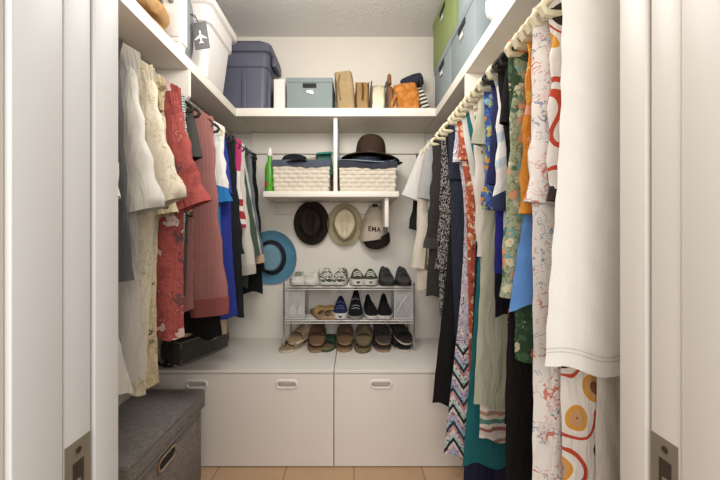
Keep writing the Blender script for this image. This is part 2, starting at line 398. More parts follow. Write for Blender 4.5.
def garment(side, y, name, label, cat, mat, hem, a0=.205, a1=.20, a2=.20, b=.02, sleeve=None, smat=None, off=0., rz=0., fold=.010, kf=26, seed=0,
            collar=None, cuff=None, hang='cream', hlabel=None, strap=False, flare=0., front=None, grp=True, stitch=False, hw=.198):
    """hem: world height of the hem; a0/a1/a2 half widths at shoulder, chest, hem; sleeve=(length, lean in degrees, half width at armhole, at cuff)"""
    rnd = random.Random(seed*31+int(y*1000)); x = -.78 if side < 0 else .58
    g = thing(name, label, cat, (x, y, RZ), (0 if side < 0 else PI)+rz, 'clothes on the %s rod' % ('left' if side < 0 else 'right') if grp else None)
    H = hem-RZ; NU, NT = 36, 34; ph = rnd.uniform(0, 6); ph2 = rnd.uniform(0, 6); k2 = kf*rnd.uniform(1.5, 2.1)
    def ztop(s):
        a = abs(s)
        if strap: return -.085-.10*max(0, min(1, (a-.45)/.5))**1.2-.06*max(0, 1-a/.4)
        return -.060-.088*a**1.5-.028*max(0, 1-a/.28)
    def half(t):
        if t < .3: q = t/.3; q = q*q*(3-2*q); return a0+(a1-a0)*q
        q = (t-.3)/.7; return a1+(a2-a1)*(q**(1+flare))
    def P(s, t, sg, ins=0.):
        aw = half(t)*(1+.03*math.sin(5*t+ph))
        u = s*(aw-ins)+off*t**1.1
        hz = H-.012*math.sin(s*9+ph)*t - .01*abs(s)
        z = ztop(s)+(hz-ztop(s))*t
        th = (.013+(b-.013)*min(1, t/.22))*(1-abs(s)**5*.92)
        A = fold*min(1, t*1.6)**1.2*(.4+.6*t)
        fv = A*math.sin(kf*u+ph+1.7*math.sin(3*t+ph2))+A*.45*math.sin(k2*u+ph2+2*t)
        dv = .3*A*math.sin(kf*1.35*u+ph2-2.2*t)*sg + .002*math.sin(60*t+20*s+ph)*sg
        return Vector((u, fv*(1-.25*abs(s)**4)+sg*max(.002, th-ins)+dv, z))
    def ring(t, ins=0., dz=0.):
        R = [P(-1+2*k/NU, t, -1, ins) for k in range(NU+1)]+[P(1-2*k/NU, t, 1, ins) for k in range(1, NU)]
        for p in R: p.z += dz
        return R
    rings = [ring((i/NT)**1.15) for i in range(NT+1)]+[ring(1, .0035, .004), ring(.93, .004)]
    body = MB().loft(rings, True, True, False).build('body', mat, g, ang=80)
    sm = smat or mat
    if sleeve:
        L, lean, r0, r1 = sleeve[:4]; one = len(sleeve) > 4
        for sg in (1, -1):
            la = math.radians(lean+rnd.uniform(-3, 3)); R = []; nn = 22; M_ = 16; pz = rnd.uniform(0, 6)
            sp = Vector((sg*(a0-.012), 0, ztop(.96)+.006))
            for i in range(M_+1):
                t = i/M_; a = la*(.35+.65*t) if L > .3 else la
                if i == 0: top = sp.copy()
                else: top += Vector((sg*math.sin(a), 0, -math.cos(a)))*(L/M_)
                perp = Vector((sg*math.cos(a), 0, math.sin(a)))
                w_ = r0+(r1-r0)*t; cap = min(1, .35+t*4.5); w2 = w_*min(1, .5+t*3)
                dv = (.010+.012*min(1, t*3)+(.012*t if side < 0 and L < .45 else 0))*cap*(b/.02)**.3*(.9 if side < 0 else .9)
                cen = top-perp*w2
                rg = []
                for k in range(nn):
                    th = 2*PI*k/nn; cr = 1+.10*math.sin(2*th+pz)*t+.07*math.sin(5*th+pz+4*t)*(t if L > .3 else t*.8)+.05*math.sin(26*t+pz)*(L > .3)
                    rg.append(cen+perp*w2*math.cos(th)*cr+Vector((0, 1, 0))*dv*math.sin(th)*cr)
                R.append(rg)
            inn = [[c+(p-c)*.93 for p in R[-1]] for c in [sum(R[-1], Vector())/nn]][0]
            up = [p+(R[-3][k]-R[-1][k])*.9 for k, p in enumerate(inn)]
            s_ob = MB().loft(R+[inn, up], True, True, False).build('sleeve', sm, g, ang=80)
            if cuff:
                cc = sum(R[-1], Vector())/nn; d = (R[-1][0]-R[-2][0]).normalized()
                o1 = [c_+(p-c_)*1.03 for p in R[-1] for c_ in [cc]]; q = cuff[1]
                MB().loft([[p-d*.002 for p in o1], [p+d*q*.5 for p in o1], [cc+(p-cc)*.95+d*q for p in o1], [cc+(p-cc)*.8+d*q for p in o1]], True, False, False).build('cuff', cuff[0], s_ob, ang=80)
    if collar:
        m = MB(); n = 24
        def cr(rx, ry, z, dr): return [Vector((rx*math.cos(2*PI*k/n), ry*math.sin(2*PI*k/n), z+dr*abs(math.cos(2*PI*k/n)))) for k in range(n)]
        m.loft([cr(.062, .026, -.088, .022), cr(.060, .024, -.066, .022), cr(.066, .030, -.062, .02), cr(.078, .038, -.09, .022)], True, False, False)
        m.build('collar', collar, g, ang=80)
    if front:
        fm, half_w = front
        m = MB(); rows = []
        for i in range(5, NT+1):
            t = (i/NT)**1.15
            sg = 1 if side > 0 else -1
            rows.append([P(s_, t, sg)+Vector((0, sg*.003, 0)) for s_ in (-half_w, 0, half_w)])
        m.loft(rows, False, False, False).build('placket', fm, g, ang=80)
    if stitch:
        for t0 in (.952, .962):
            MB().loft([[p+Vector((0, .0008*(1 if p.y > 0 else -1), 0)) for p in ring(q)] for q in (t0, t0+.0025)], True, False, False).build('hem_stitch', cloth('hem_thread', '#cfc8bc', .05), g, ang=80)
    if hang: hanger(side, y, hang, hlabel or ({'cream': 'cream plastic', 'wood': 'wooden', 'dark': 'black'}[hang]+' hanger holding the '+trim(label)), rz, hw)
    return g
G = garment
# ---- left rod, from the door to the back wall
WHT = cloth('white_cotton', '#e6e2dc', .06); OFF = cloth('off_white_cotton', '#ddd8cf', .07); DEN = cloth('grey_denim', '#47474a', .2, 30, .12)
CREAMP = lines('cream_print', '#d9cfb9', ['#c3b597', '#b5a582'], 34, .022)
BEIGEF = floral('beige_floral', '#cdbf9f', ['#8a7757', '#a9b3b3', '#ae966f', '#6b5b48'], 34, .30, '#bcab86', .55)
REDF = floral('red_floral', '#a6544f', ['#d8c5bc', '#8f4541', '#6b4a4c', '#d3b8b0', '#a6524d'], 19, .36, '#954b46', .53, .05, '#b8726b')
G(-1, .81, 'denim_shirt', 'dark grey denim shirt with one narrow sleeve hanging below the white shirt', 'shirt', DEN, 1.0, a0=.215, a1=.18, a2=.17, sleeve=(.60, 6.5, .06, .045), seed=1, hang='wood', fold=.008)
G(-1, .765, 'long_shirt', 'plain white long shirt nearest the door on the left, hem near the grey storage box', 'shirt', WHT, .765, a0=.205, a1=.18, a2=.262, seed=2, hang='cream', fold=.012, flare=.8, sleeve=(.40, 11, .085, .095))
G(-1, .865, 'shirt', 'white short sleeved shirt with a wide open sleeve, nearest full shirt at left', 'shirt', OFF, .75, a0=.215, a1=.215, a2=.225, sleeve=(.42, 15, .09, .105), seed=3, collar=OFF, hang='wood', fold=.014)
G(-1, .945, 'camp_shirt', 'cream short sleeved shirt with faint tan drawing and gaping sleeve', 'shirt', CREAMP, .70, a0=.215, a1=.21, a2=.195, sleeve=(.39, 20, .09, .105), seed=4, collar=CREAMP, hang='wood')
G(-1, 1.005, 'camp_shirt', 'beige shirt with brown and grey flowers, hem below the cream shirt', 'shirt', BEIGEF, .685, a0=.20, a1=.19, a2=.185, sleeve=(.42, 10, .08, .08), seed=5, hang='wood')
G(-1, 1.075, 'camp_shirt', 'red short sleeved shirt printed with white leaves', 'shirt', REDF, .815, a0=.215, a1=.22, a2=.235, sleeve=(.39, 21, .09, .10), seed=6, collar=REDF, hang='wood')
G(-1, 1.13, 'shirt', 'narrow teal and white striped short sleeved shirt beside the red shirt', 'shirt', stripes('teal_stripe', ['#6b9a9e', '#d3d7d1', '#4c6a70', '#d3d7d1'], .018, 2), .93, sleeve=(.31, 14, .075, .07), seed=7, hang='wood', fold=.006)
G(-1, 1.18, 'camp_shirt', 'olive and black patterned shirt hanging between the striped shirt and dark shirt', 'shirt', splotch('olive_pattern', ['#24231f', '#3c3a32', '#9a8f74', '#33342d'], 34, .8), .88, a0=.19, a1=.165, a2=.165, sleeve=(.42, 8, .075, .08), seed=8, hang='dark', fold=.008)
G(-1, 1.23, 'shirt', 'charcoal shirt hanging in front of the dusty red sweater', 'shirt', cloth('charcoal_shirt', '#4a4844', .15), .93, a0=.19, a1=.16, a2=.16, sleeve=(.2, 14, .08, .075), seed=9, hang='dark', fold=.008)
G(-1, 1.405, 'cardigan', 'black knitted cardigan whose hem shows below the dusty red sweater', 'cardigan', cloth('black_knit', '#1c1a1b', .2, 20, 0, 70), .71, a0=.17, a1=.18, a2=.22, seed=11, hang='dark', fold=.006, b=.014)
G(-1, 1.348, 'sweater', 'dusty red long sleeved sweater with ribbed cuffs', 'sweater', cloth('dusty_red_knit', '#a0605a', .18, 20, .15, 60), .835, a0=.215, a2=.225, sleeve=(.74, 5, .095, .075), seed=10, cuff=(cloth('dusty_red_rib', '#985852', .15, 20, 0, 110), .07), hang='dark', fold=.010)
G(-1, 1.455, 'raglan_top', 'white top with a bright blue lower block, on a pale hanger', 'top', bands('white_blue_block', [(-9, '#2f74b0'), (-.36, '#dfdcd6')], .25), 1.02, a0=.205, sleeve=(.34, 12, .085, .075), seed=12, hang='cream', collar=WHT, fold=.008)
G(-1, 1.505, 'top', 'royal blue long top with a straight hem', 'top', cloth('royal_blue', '#343f92', .12), .77, a0=.19, a1=.215, a2=.25, seed=13, hang='dark', fold=.008, sleeve=(.3, 8, .07, .07))
G(-1, 1.55, 'blouse', 'beige long blouse whose pointed hem hangs lowest beside the blue top', 'blouse', cloth('beige_blouse', '#cfc0a8', .12), .67, a0=.17, a1=.17, a2=.18, seed=14, hang='dark', fold=.010)
G(-1, 1.61, 'jacket', 'black jacket with long sleeves hanging beside the blue top', 'jacket', cloth('black_jacket', '#29292c', .25), .755, a0=.205, a2=.255, sleeve=(.58, 7, .085, .065), seed=15, hang='dark')
G(-1, 1.675, 'jersey', 'pink, red and white patterned jersey between black jacket and cream top', 'jersey', bands('jersey_block', [(-9, '#2c2c38'), (-.58, '#a3353b'), (-.545, '#dcd6d0'), (-.52, '#a3353b'), (-.48, '#ded8d2'), (-.455, '#a3353b'), (-.42, '#ded8d2'), (-.28, '#b83a6a')], .1), .90, sleeve=(.45, 8, .075, .06), seed=16, hang='dark', fold=.007)
G(-1, 1.73, 'long_sleeved_top', 'cream long sleeved top with folded cuff beside the green hoodie', 'top', cloth('cream_jersey', '#cfcabd', .08), .99, sleeve=(.64, 9, .075, .05), seed=17, cuff=(cloth('cream_rib', '#c4beb0', .08, 20, 0, 120), .05), hang='dark', fold=.007)
G(-1, 1.80, 'hoodie', 'dark green hoodie with pale stripes down the sleeves', 'hoodie', cloth('dark_green', '#465248', .15), .86, sleeve=(.60, 10, .08, .055), smat=stripes('green_sleeve', ['#48544b']*7+['#b5bcb0'], .075, 0, 0, .18), seed=18, hang='dark')
G(-1, 1.875, 'jacket', 'blue grey denim jacket with tan lined cuffs near the back wall', 'jacket', cloth('blue_denim', '#56606c', .2, 25, .25), .93, sleeve=(.60, 11, .075, .055), seed=19, cuff=(cloth('tan_lining', '#c9b294', .1), .045), hang='dark')
G(-1, 1.95, 'coat', 'black coat hanging last on the left rod by the blue hat', 'coat', cloth('black_coat', '#1c1c1e', .2), .80, a0=.21, a2=.24, sleeve=(.70, 7, .08, .05), seed=20, hang='dark')
# ---- right rod, from the door to the back wall
LIN = cloth('white_linen', '#e9e4dc', .04, crease=5.)
G(1, 0.6, 'linen_shirt', 'large white linen top filling the near end of the right rod', 'shirt', LIN, .895, a0=.20, a1=.207, a2=.226, b=.018, seed=41, fold=.007, kf=14, hang='cream', collar=LIN, stitch=True)
G(1, 0.632, 'dress', 'off white long plain dress between the linen top and the abstract print', 'dress', cloth('off_white_crepe', '#d6cfc4', .07), .36, a0=.10, a1=.11, a2=.12, b=.010, seed=67, hang='cream', fold=.005, kf=40, hw=.11)
G(1, 0.66, 'abstract_dress', 'dress with bold orange, red, yellow and black shapes on white', 'dress', splotch('abstract_print', ['#3a302c', '#e3dad0', '#e3dad0', '#c04a34', '#e3dad0', '#e7ded4', '#d8993f', '#c99a6b', '#7f5540'], 8, .35), .42, a0=.195, a1=.165, a2=.155, b=.010, sleeve=(.42, 4, .075, .085), seed=42, hang='cream', fold=.005)
G(1, 0.693, 'floral_dress', 'white long dress drawn with coral lines and grey blue leaves', 'dress', lines('coral_line_print', '#e2dad2', ['#cb7a69', '#8c9aa7', '#d3a092'], 46, .030, .015), .38, a0=.20, a1=.20, a2=0.215, sleeve=(.42, 4, .075, .09), b=.010, seed=43, hang='cream', flare=.3, fold=.005)
G(1, 0.716, 'blouse', 'tan blouse with white and teal printed hem just behind coral print dress', 'blouse', bands('tan_teal', [(-9, '#cfd6d4'), (-.60, '#bf9c76')]), 1.08, a0=.19, a1=.18, a2=.19, b=.010, sleeve=(.2, 4, .07, .06), seed=44, hang='cream', smat=cloth('tan_cotton', '#bf9c76', .1), fold=.005)
G(1, 0.742, 'floral_shirt', 'bright orange shirt with cream and yellow flowers', 'shirt', floral('orange_floral', '#c98132', ['#e3d0a8', '#dfa94a', '#d8957a', '#e3c070', '#cf8a3c'], 32, .44, '#c07630', .55), 1.02, a0=.20, a1=.16, a2=.15, b=.010, sleeve=(.44, 2, .07, .07), seed=45, hang='cream', fold=.005)
G(1, 0.772, 'top', 'plain sky blue flared top behind the white linen top', 'top', cloth('sky_blue', '#6795d3', .06), 0.969, a0=.15, a1=.15, a2=.215, b=.010, seed=46, hang='cream', flare=.25, fold=.005, strap=True)
GRF = floral('green_floral', '#3a4f3a', ['#cdc3a6', '#4c6a4c', '#cf8058', '#c5bd9c', '#3f5a40'], 30, .42, '#526b4f', .54)
G(1, 0.808, 'floral_shirt', 'dark green shirt with cream flowers and peach blooms', 'shirt', GRF, 0.841, a0=.20, a1=.19, a2=.19, b=.010, sleeve=(.64, 3, .075, .06), smat=floral('sage_floral', '#9c9f84', ['#4a6a50', '#cf9070', '#6e9a92', '#c4bf9f', '#8a9074'], 40, .44, '#74805f', .52), seed=47, hang='cream', fold=.005)
BKF = cloth('black_jersey', '#201d1c', .2)
G(1, 0.853, 'maxi_dress', 'long plain black dress hanging behind the green flowered shirt', 'dress', BKF, .30, a0=.19, a1=.165, a2=0.195, b=.010, sleeve=(.2, 5, .06, .06), seed=48, hang='dark', fold=.005)
G(1, 0.887, 'floral_dress', 'black dress with small orange red blossoms next to the purple blue blouse', 'dress', floral('black_red_floral', '#231e1d', ['#bf4a30', '#282221', '#cf6340', '#282221'], 26, .34, None), .62, a0=.19, a1=.17, a2=.17, b=.010, seed=68, hang='dark', fold=.005)
G(1, 0.922, 'striped_shirt', 'white shirt with pale grey blue stripes and a navy patch on its sleeve', 'shirt', stripes('pale_stripe', ['#dedcd8', '#dedcd8', '#b9c3cd', '#dedcd8'], .06, 2, .01, .3), 1.07, a0=.188, a1=.17, a2=.16, b=.010, sleeve=(.42, 4, .075, .075), smat=bands('striped_sleeve', [(-9, '#ddc9bf'), (-.50, '#3b4060'), (-.42, '#e2ded8'), (-.35, '#c4ccd4'), (-.325, '#e2ded8'), (-.28, '#bcc6d0'), (-.25, '#e2ded8')], .5), seed=49, hang='cream', fold=.005)
G(1, 0.957, 'blouse', 'royal purple blue satin blouse with a black lace hem', 'blouse', bands('purple_blue', [(-9, '#1c1922'), (-.72, '#2f2f80')], .1), .90, a0=.186, a1=.17, a2=.165, b=.010, sleeve=(.34, 4, .065, .05), smat=cloth('navy_satin', '#2d2f52', .15), seed=50, hang='dark', fold=.005)
G(1, 0.997, 'floral_blouse', 'blue, green and orange flowered blouse with a short wide sleeve', 'blouse', floral('blue_green_floral', '#4d6aa3', ['#9ba85c', '#3a4d88', '#bf8648', '#8fb2c0'], 38, .42, '#37508a', .52), 1.215, a0=.188, a1=.19, a2=.18, b=.010, sleeve=(.41, 6, .085, .105), smat=floral('blue_green_sleeve', '#5673a8', ['#a2ac5e', '#34467c', '#c4853f', '#9fb4be', '#94a552', '#c99a4a'], 50, .48, '#33497c', .5), seed=51, hang='cream', fold=.005)
SAGE = cloth('sage_cotton', '#b5b39c', .07)
G(1, 1.042, 'tunic_dress', 'sage green long tunic with a curved hem, plain', 'dress', SAGE, 0.6, a0=.188, a1=.172, a2=.197, b=.010, seed=52, hang='cream', flare=.2, fold=.005, sleeve=(.20, 8, .085, .085))
G(1, 1.082, 'boho_dress', 'white and pink banded dress whose hem peeks below the sage tunic', 'dress', stripes('boho_bands', ['#d2c3b8', '#9a615a', '#d6ccbf', '#5b877b', '#d2c6b5', '#ab8875', '#dad1c6'], .09, 2, .03), 0.47, a0=.19, a1=.15, a2=.165, seed=53, hang='cream', b=.010, fold=.005)
G(1, 1.122, 'blouse', 'ivory short sleeved blouse in front of the teal dress', 'blouse', cloth('ivory_silk', '#d8cfc3', .07), 0.84, a0=.186, a1=.155, a2=.15, sleeve=(.56, 0, .06, .08), b=.010, seed=54, hang='cream', fold=.005)
G(1, 1.166, 'maxi_dress', 'teal long plain dress reaching almost to the floor', 'dress', cloth('teal_jersey', '#276a70', .1), 0.33, a0=.19, a1=.135, a2=0.192, b=.010, seed=55, hang='cream', flare=.4, fold=.005)
G(1, 1.212, 'maxi_dress', 'navy and white dress whose long hem hangs lowest beside the teal dress', 'dress', bands('navy_white', [(-9, '#262840'), (-.75, '#d2cdc6')], -.8), 0.2, a0=.18, a1=.13, a2=0.18, b=.010, seed=56, hang='cream', fold=.005)
G(1, 1.257, 'patterned_dress', 'orange red dress with cream paisley shapes, behind the ivory blouse', 'dress', floral('rust_paisley', '#a34e38', ['#d0ae8a', '#83402f', '#cf8a5c', '#d8c2a6', '#a8563c'], 52, .46, '#b25f45', .53), 0.5, a0=.184, a1=.15, a2=.145, sleeve=(.2, 5, .07, .06), b=.010, seed=57, hang='cream', fold=.005)
G(1, 1.3, 'patterned_dress', 'long dress with lilac, pink and black swirls ending in zigzag bands', 'dress', zigzag('lilac_zigzag', ['#cfc6ca', '#b099b2', '#dcd4cf', '#5d545a', '#c2a4a8', '#97a9b8'], ['#2f2f3a', '#b3cac8', '#ddd4d0', '#c49494', '#3c4352', '#a5bcc8', '#b9a0c3', '#dccfc2'], switch=-1.05), 0.272, a0=.184, a1=.15, a2=0.22, b=.018, sleeve=(.2, 5, .07, .06), seed=58, hang='cream', flare=.5, fold=.008)
G(1, 1.395, 'dress', 'narrow dark navy plain dress behind the lilac zigzag dress', 'dress', cloth('dark_navy', '#2f333e', .15), 0.6, a0=.184, a1=.165, a2=.155, seed=59, hang='cream', fold=.008, sleeve=(.25, 5, .07, .06), b=.014)
G(1, 1.44, 'dress', 'long plain black dress with a slanted hem behind the navy one', 'dress', cloth('plain_black', '#201e1e', .2), 0.4, a0=.18, a1=.16, a2=0.23, seed=60, hang='cream', fold=.008, b=.014)
G(1, 1.505, 'cardigan', 'black and white speckled tweed cardigan, long sleeved', 'cardigan', tweed('speckled_tweed', '#242222', '#a5a098', 340, .64), 0.77, a0=.184, a1=.19, a2=.185, b=.018, sleeve=(.64, 2, .075, .06), seed=61, hang='cream', fold=.008)
G(1, 1.6, 'jacket', 'charcoal jacket with pushed up sleeves and grey ribbed hem', 'jacket', cloth('charcoal_jacket', '#2f2d2b', .2, 20, .03), 0.84, a0=.20, a2=.225, b=.02, sleeve=(.50, 10, .085, .065), seed=62, cuff=(cloth('charcoal_rib', '#3d3b38', .15, 20, .06, 110), .05), hang='cream')
G(1, 1.685, 'shirt', 'pale grey sheer shirt whose shoulder shows above the charcoal jacket', 'shirt', cloth('pale_grey', '#a9a7a6', .1), .98, a0=.215, sleeve=(.30, 9, .085, .07), seed=63, hang='cream', fold=.008)
G(1, 1.77, 'long_cardigan', 'cream long cardigan with an olive band along its edge', 'cardigan', cloth('cream_knit', '#cfc5b2', .1), .86, a0=.21, a1=.23, a2=.25, b=.018, sleeve=(.66, 8, .07, .055), seed=64, hang='cream', front=(cloth('olive_band', '#6f6136', .12), .12), smat=stripes('cream_olive_sleeve', ['#d2c9b8', '#d2c9b8', '#d2c9b8', '#71643a'], .15, 0, 0, .07))
G(1, 1.86, 'blouse', 'white gathered blouse with a puffed sleeve, second to last on right', 'blouse', cloth('white_gauze', '#ddd9d4', .06), .90, a0=.215, sleeve=(.28, 23, .085, .095), seed=65, hang='cream', fold=.012)
G(1, 1.95, 'top', 'black sleeved top hanging last on the right rod by the wall', 'top', cloth('black_cotton', '#282626', .15), .95, a0=.21, sleeve=(.45, 12, .085, .06), seed=66, hang='dark')

# ------------------------------------------------------------------ grey fabric ottoman box in the front left corner
s_ = N('grey_felt'); h1 = s_.noise(260, 2, s_.scaled((1, .12, .5))); h2 = s_.noise(260, 2, s_.scaled((.12, 1, .5)))
hh = s_.math('ADD', s_.math('MULTIPLY', h1.outputs[0], .5), s_.math('MULTIPLY', h2.outputs[0], .5)); s_.bump(hh, .35, .002)
FELT = s_.done(s_.ramp(hh, [(.30, lin('#6b6663')), (.70, lin('#a29b95'))], False), .95, 0, .1)
t = thing('storage_ottoman', 'grey fabric storage box with a lid and metal ringed handle, on the floor', 'storage box', (-.845, 1.285, 0))
L = Matrix.Translation((.845, -1.285, 0))
bx(-.985, -.707, 1.035, 1.535, .0, .345, bev=.012).xf(L).build('body', FELT, t)
ld = bx(-.997, -.695, 1.02, 1.55, .338, .416, bev=.014).xf(L).build('lid', FELT, t)
m = MB()
for z in (.3445, .410): m.tube([(-.694, 1.034, z), (-.694, 1.537, z)], .0028, 6)
m.tube([(-.985, 1.0195, .408), (-.71, 1.0195, .408)], .0028, 6)
m.xf(L).build('piping', cloth('grey_piping', '#8b8988', .1), ld)
def grommet(M, parent):
    def ring(w, h, d): return [M @ Vector((x, y, d)) for x, y in stadium(0, 0, w, h)]
    MB().loft([ring(.128, .056, 0), ring(.126, .054, .005), ring(.116, .044, .007), ring(.104, .032, .004), ring(.103, .031, .0008)], True, False, False).build('handle_ring', metal('nickel', '#b9a994', .3), parent)
    MB().poly(stadium(0, 0, .106, .034), .0012, M).build('handle_opening_shade', SLOT_SHADE, parent, smooth=False)  # thin dark sheet painted as the shade within the ring, no real hole
grommet(L @ Matrix.Translation((-.7065, 1.245, .292)) @ Matrix(((0, 0, 1, 0), (1, 0, 0, 0), (0, 1, 0, 0), (0, 0, 0, 1))), t)
grommet(L @ Matrix.Translation((-.87, 1.0345, .292)) @ Matrix(((1, 0, 0, 0), (0, 0, -1, 0), (0, 1, 0, 0), (0, 0, 0, 1))), t)

# ------------------------------------------------------------------ dark bag on the left bench
t = thing('storage_bag', 'dark charcoal storage bag with light piping lying on the left bench', 'bag', (-.865, 1.82, .4755), -.4)
BAGM = cloth('charcoal_bag', '#3c3935', .3, 30, .2); PIP = plain('bag_piping', '#8c857b', .6)
bm = bmesh.new(); bmesh.ops.create_cube(bm, size=1); bmesh.ops.subdivide_edges(bm, edges=bm.edges[:], cuts=7, use_grid_fill=True)
for v in bm.verts:
    p = v.co.copy(); r = 1-.10*(abs(p.x*2)**6*abs(p.z*2)**4+abs(p.y*2)**6*abs(p.z*2)**4)
    v.co = Vector((p.x*.14*r, p.y*.33*r, (p.z+.5)*.122+.012*mnoise.noise(p*5)*(p.z > -.4)))
MB().bm(bm).build('body', BAGM, t)
m = MB()
for z in (.119, .010): m.tube([(.0685, -.155, z), (.071, 0, z), (.0685, .155, z)], .0035, 6)
for y in (-.158, .158): m.tube([(.0665, y, .008), (.0665, y, .119)], .0035, 6)
m.tube([(-.066, -.161, .119), (.066, -.161, .119)], .0035, 6)
m.build('piping', PIP, t)
for k, (dx, e) in enumerate(((-.02, .05), (.03, .03))):
    MB().tube([(dx, -.10, .126), (dx-.02, -.14, .150), (dx-.01, -.176, .11), (dx, -.182, .05), (dx+.01, -.186, .010), (dx-.03, -.20, .0085), (dx-.05, -.165-e*.2, .0085)], .007, 8).build('strap', BLACK, t)

# ------------------------------------------------------------------ things on the left shelf
def rev(prof, n=36, M=None, sx=1, sy=1): return MB().lathe(prof, n, M, sx, sy)
def hat(name, label, loc, mats, brim=(.15, .17), crown=(.078, .095), h=.105, pinch=.03, curl=.02, M=None, band=True, floppy=0., dent=True, group=None, dome=False, ribbon=0.):
    """A brimmed hat: brim plane at z=0, crown rising along +z; the longer axis is y."""
    t = thing(name, label, 'hat', loc, group=group)
    if M is not None: t.matrix_world = Matrix.Translation(loc) @ M
    n = 56
    def ring(rx, ry, z, dz=0.): return [Vector((rx*math.cos(2*PI*k/n), ry*math.sin(2*PI*k/n), z+dz*math.cos(4*PI*k/n)+floppy*.5*math.sin(6*PI*k/n+1)*(rx/brim[0])**2)) for k in range(n)]
    R = []
    for i in range(9):
        q = i/8; rx = crown[0]+(brim[0]-crown[0])*q; ry = crown[1]+(brim[1]-crown[1])*q
        R.append(ring(rx, ry, curl*max(0, q-.4)**2*2.5, curl*.7*q*q))
    R2 = [[p-Vector((0, 0, .003)) for p in r] for r in R[::-1]]
    MB().loft(R+R2, True, False, False).build('brim', mats[0], t, ang=60)
    K = []
    for i in range(15):
        q = i/14
        if dome: f = math.cos(PI/2*.985*q**1.25)**.70; z = h*1.08*math.sin(PI/2*q)**.95
        elif q < .6: f = 1-.13*(q/.6)**1.5; z = h*q/.6
        else:
            a = (q-.6)/.4; f = .87*math.cos(a*PI/2*.97); z = h*(1+.08*math.sin(a*PI/2))
        rr = ring(crown[0]*f, crown[1]*f, z)
        for p in rr:
            if dent and z > h*.45:
                k = (z/h-.45)/.55; p.z -= pinch*k*math.exp(-(p.x/.022)**2)*(1 if q > .55 else .4)
                if p.y < 0: p.x *= 1-.35*k*min(1, -p.y/crown[1])
        K.append(rr)
    MB().loft(K, True, False, True).build('crown', mats[1], t, ang=70)
    if band:
        B = [ring(crown[0]*1.01+.001, crown[1]*1.01+.001, .001), ring(crown[0]*1.0+.002, crown[1]*1.0+.002, .004), ring(crown[0]*.955+.002, crown[1]*.955+.002, .026), ring(crown[0]*.95-.002, crown[1]*.95-.002, .028)]
        if ribbon: B = [ring(crown[0]*q, crown[1]*q, z) for q, z in ((1+ribbon, .002), (1+ribbon*.9, .007), (1.04, .012), (.975, .030), (.94, .031))]
        MB().loft(B, True, False, False).build('hat_band', mats[2], t, ang=60)
    return t
TANF = cloth('tan_felt', '#b48a5a', .15, 10)
hat('brimmed_hat', 'tan felt hat, lower of the two stacked on the left shelf', (-.80, 1.155, ZS1+.004), (TANF, TANF, plain('hat_dark_band', '#3b2a1c', .6)), (.13, .15), h=.10, curl=.015)
hat('brimmed_hat', 'tan felt hat with curled brim, upper of the two stacked on the left shelf', (-.80, 1.155, ZS1+.075), (cloth('tan_felt_light', '#bf9866', .15, 10), cloth('tan_felt_light', '#bf9866', .15, 10), plain('hat_dark_band', '#3b2a1c', .6)), (.13, .15), (.083, .10), h=.11, curl=.02)
# white plastic device with knobs
t = thing('garment_steamer', 'white plastic appliance with two grey round knobs, on the left shelf', 'appliance', (-.69, 1.272, ZS1+.0005))
bm = bmesh.new(); bmesh.ops.create_cube(bm, size=1); bmesh.ops.bevel(bm, geom=bm.edges[:], offset=.12, segments=3, affect='EDGES')
for v in bm.verts: v.co = Vector((v.co.x*.075, v.co.y*.05, (v.co.z+.5)*.27))
MB().bm(bm).build('body', WHITEP, t)
for z, r in ((.235, .017), (.185, .010)):
    rev([(.0005, 0), (r, 0), (r*.95, .008), (r*.6, .010), (.0005, .010)], 20, Matrix.Translation((0, -.0245, z)) @ Matrix.Rotation(PI/2, 4, 'X')).build('knob', plain('grey_knob', '#77787a', .4), t)
bx(-.030, .030, -.029, -.0245, .05, .14, bev=.006).build('grip_panel', plain('appliance_panel', '#dcd9d4', .5), t)
# grey travel bag with black straps; its tag is a thing of its own
t = thing('travel_bag', 'grey fabric travel bag with black buckle straps beside the white tote', 'bag', (-.765, 1.352, ZS1+.001))
bm = bmesh.new(); bmesh.ops.create_cube(bm, size=1); bmesh.ops.subdivide_edges(bm, edges=bm.edges[:], cuts=6, use_grid_fill=True)
for v in bm.verts:
    p = v.co; d = (abs(p.x*2)**4+abs(p.y*2)**4+abs(p.z*2)**4)**.25
    k = 1/max(d, 1e-6)*max(abs(p.x), abs(p.y), abs(p.z))*2 if d else 1
    v.co = Vector((p.x*.20*k, p.y*.085*k, (p.z*k+.5)*.30))
MB().bm(bm).build('body', cloth('grey_canvas', '#8b8d8e', .15, 20), t)
m = MB()
for x in (.02, .065):
    m.tube([(x, -.01, .300), (x, -.034, .285), (x+.004, -.045, .2), (x, -.047, .1), (x, -.044, .05)], .007, 6)
m.tube([(.02, 0, .298), (.045, -.01, .35), (.065, 0, .298)], .008, 8)
m.build('strap', BLACK, t); bx(.050, .080, -.060, -.048, .185, .22, bev=.003).build('buckle', BLACK, t)
M = Matrix.Translation((-.628, 1.335, 1.995)) @ Matrix.Rotation(-.15, 4, 'Y')
t = thing('luggage_tag', 'grey luggage tag with a white airplane, hanging from the travel bag', 'luggage tag', (0, 0, 0)); t.matrix_world = M
bx(-.030, .030, -.003, .003, -.11, 0, bev=.003).build('tag_card', plain('tag_grey', '#6f6f71', .5), t)
pl = [(0, .030), (.004, .024), (.004, .010), (.026, -.006), (.026, -.011), (.004, -.004), (.003, -.018), (.010, -.024), (.010, -.028), (0, -.025)]
pl = pl+[(-x, y) for x, y in pl[-2:0:-1]]
MB().poly([(x*.92, y*.95) for x, y in pl], .0006, Matrix.Translation((0, -.0031, -.062)) @ Matrix.Rotation(PI/2, 4, 'X')).build('airplane_symbol', WHITEP, t, smooth=False)
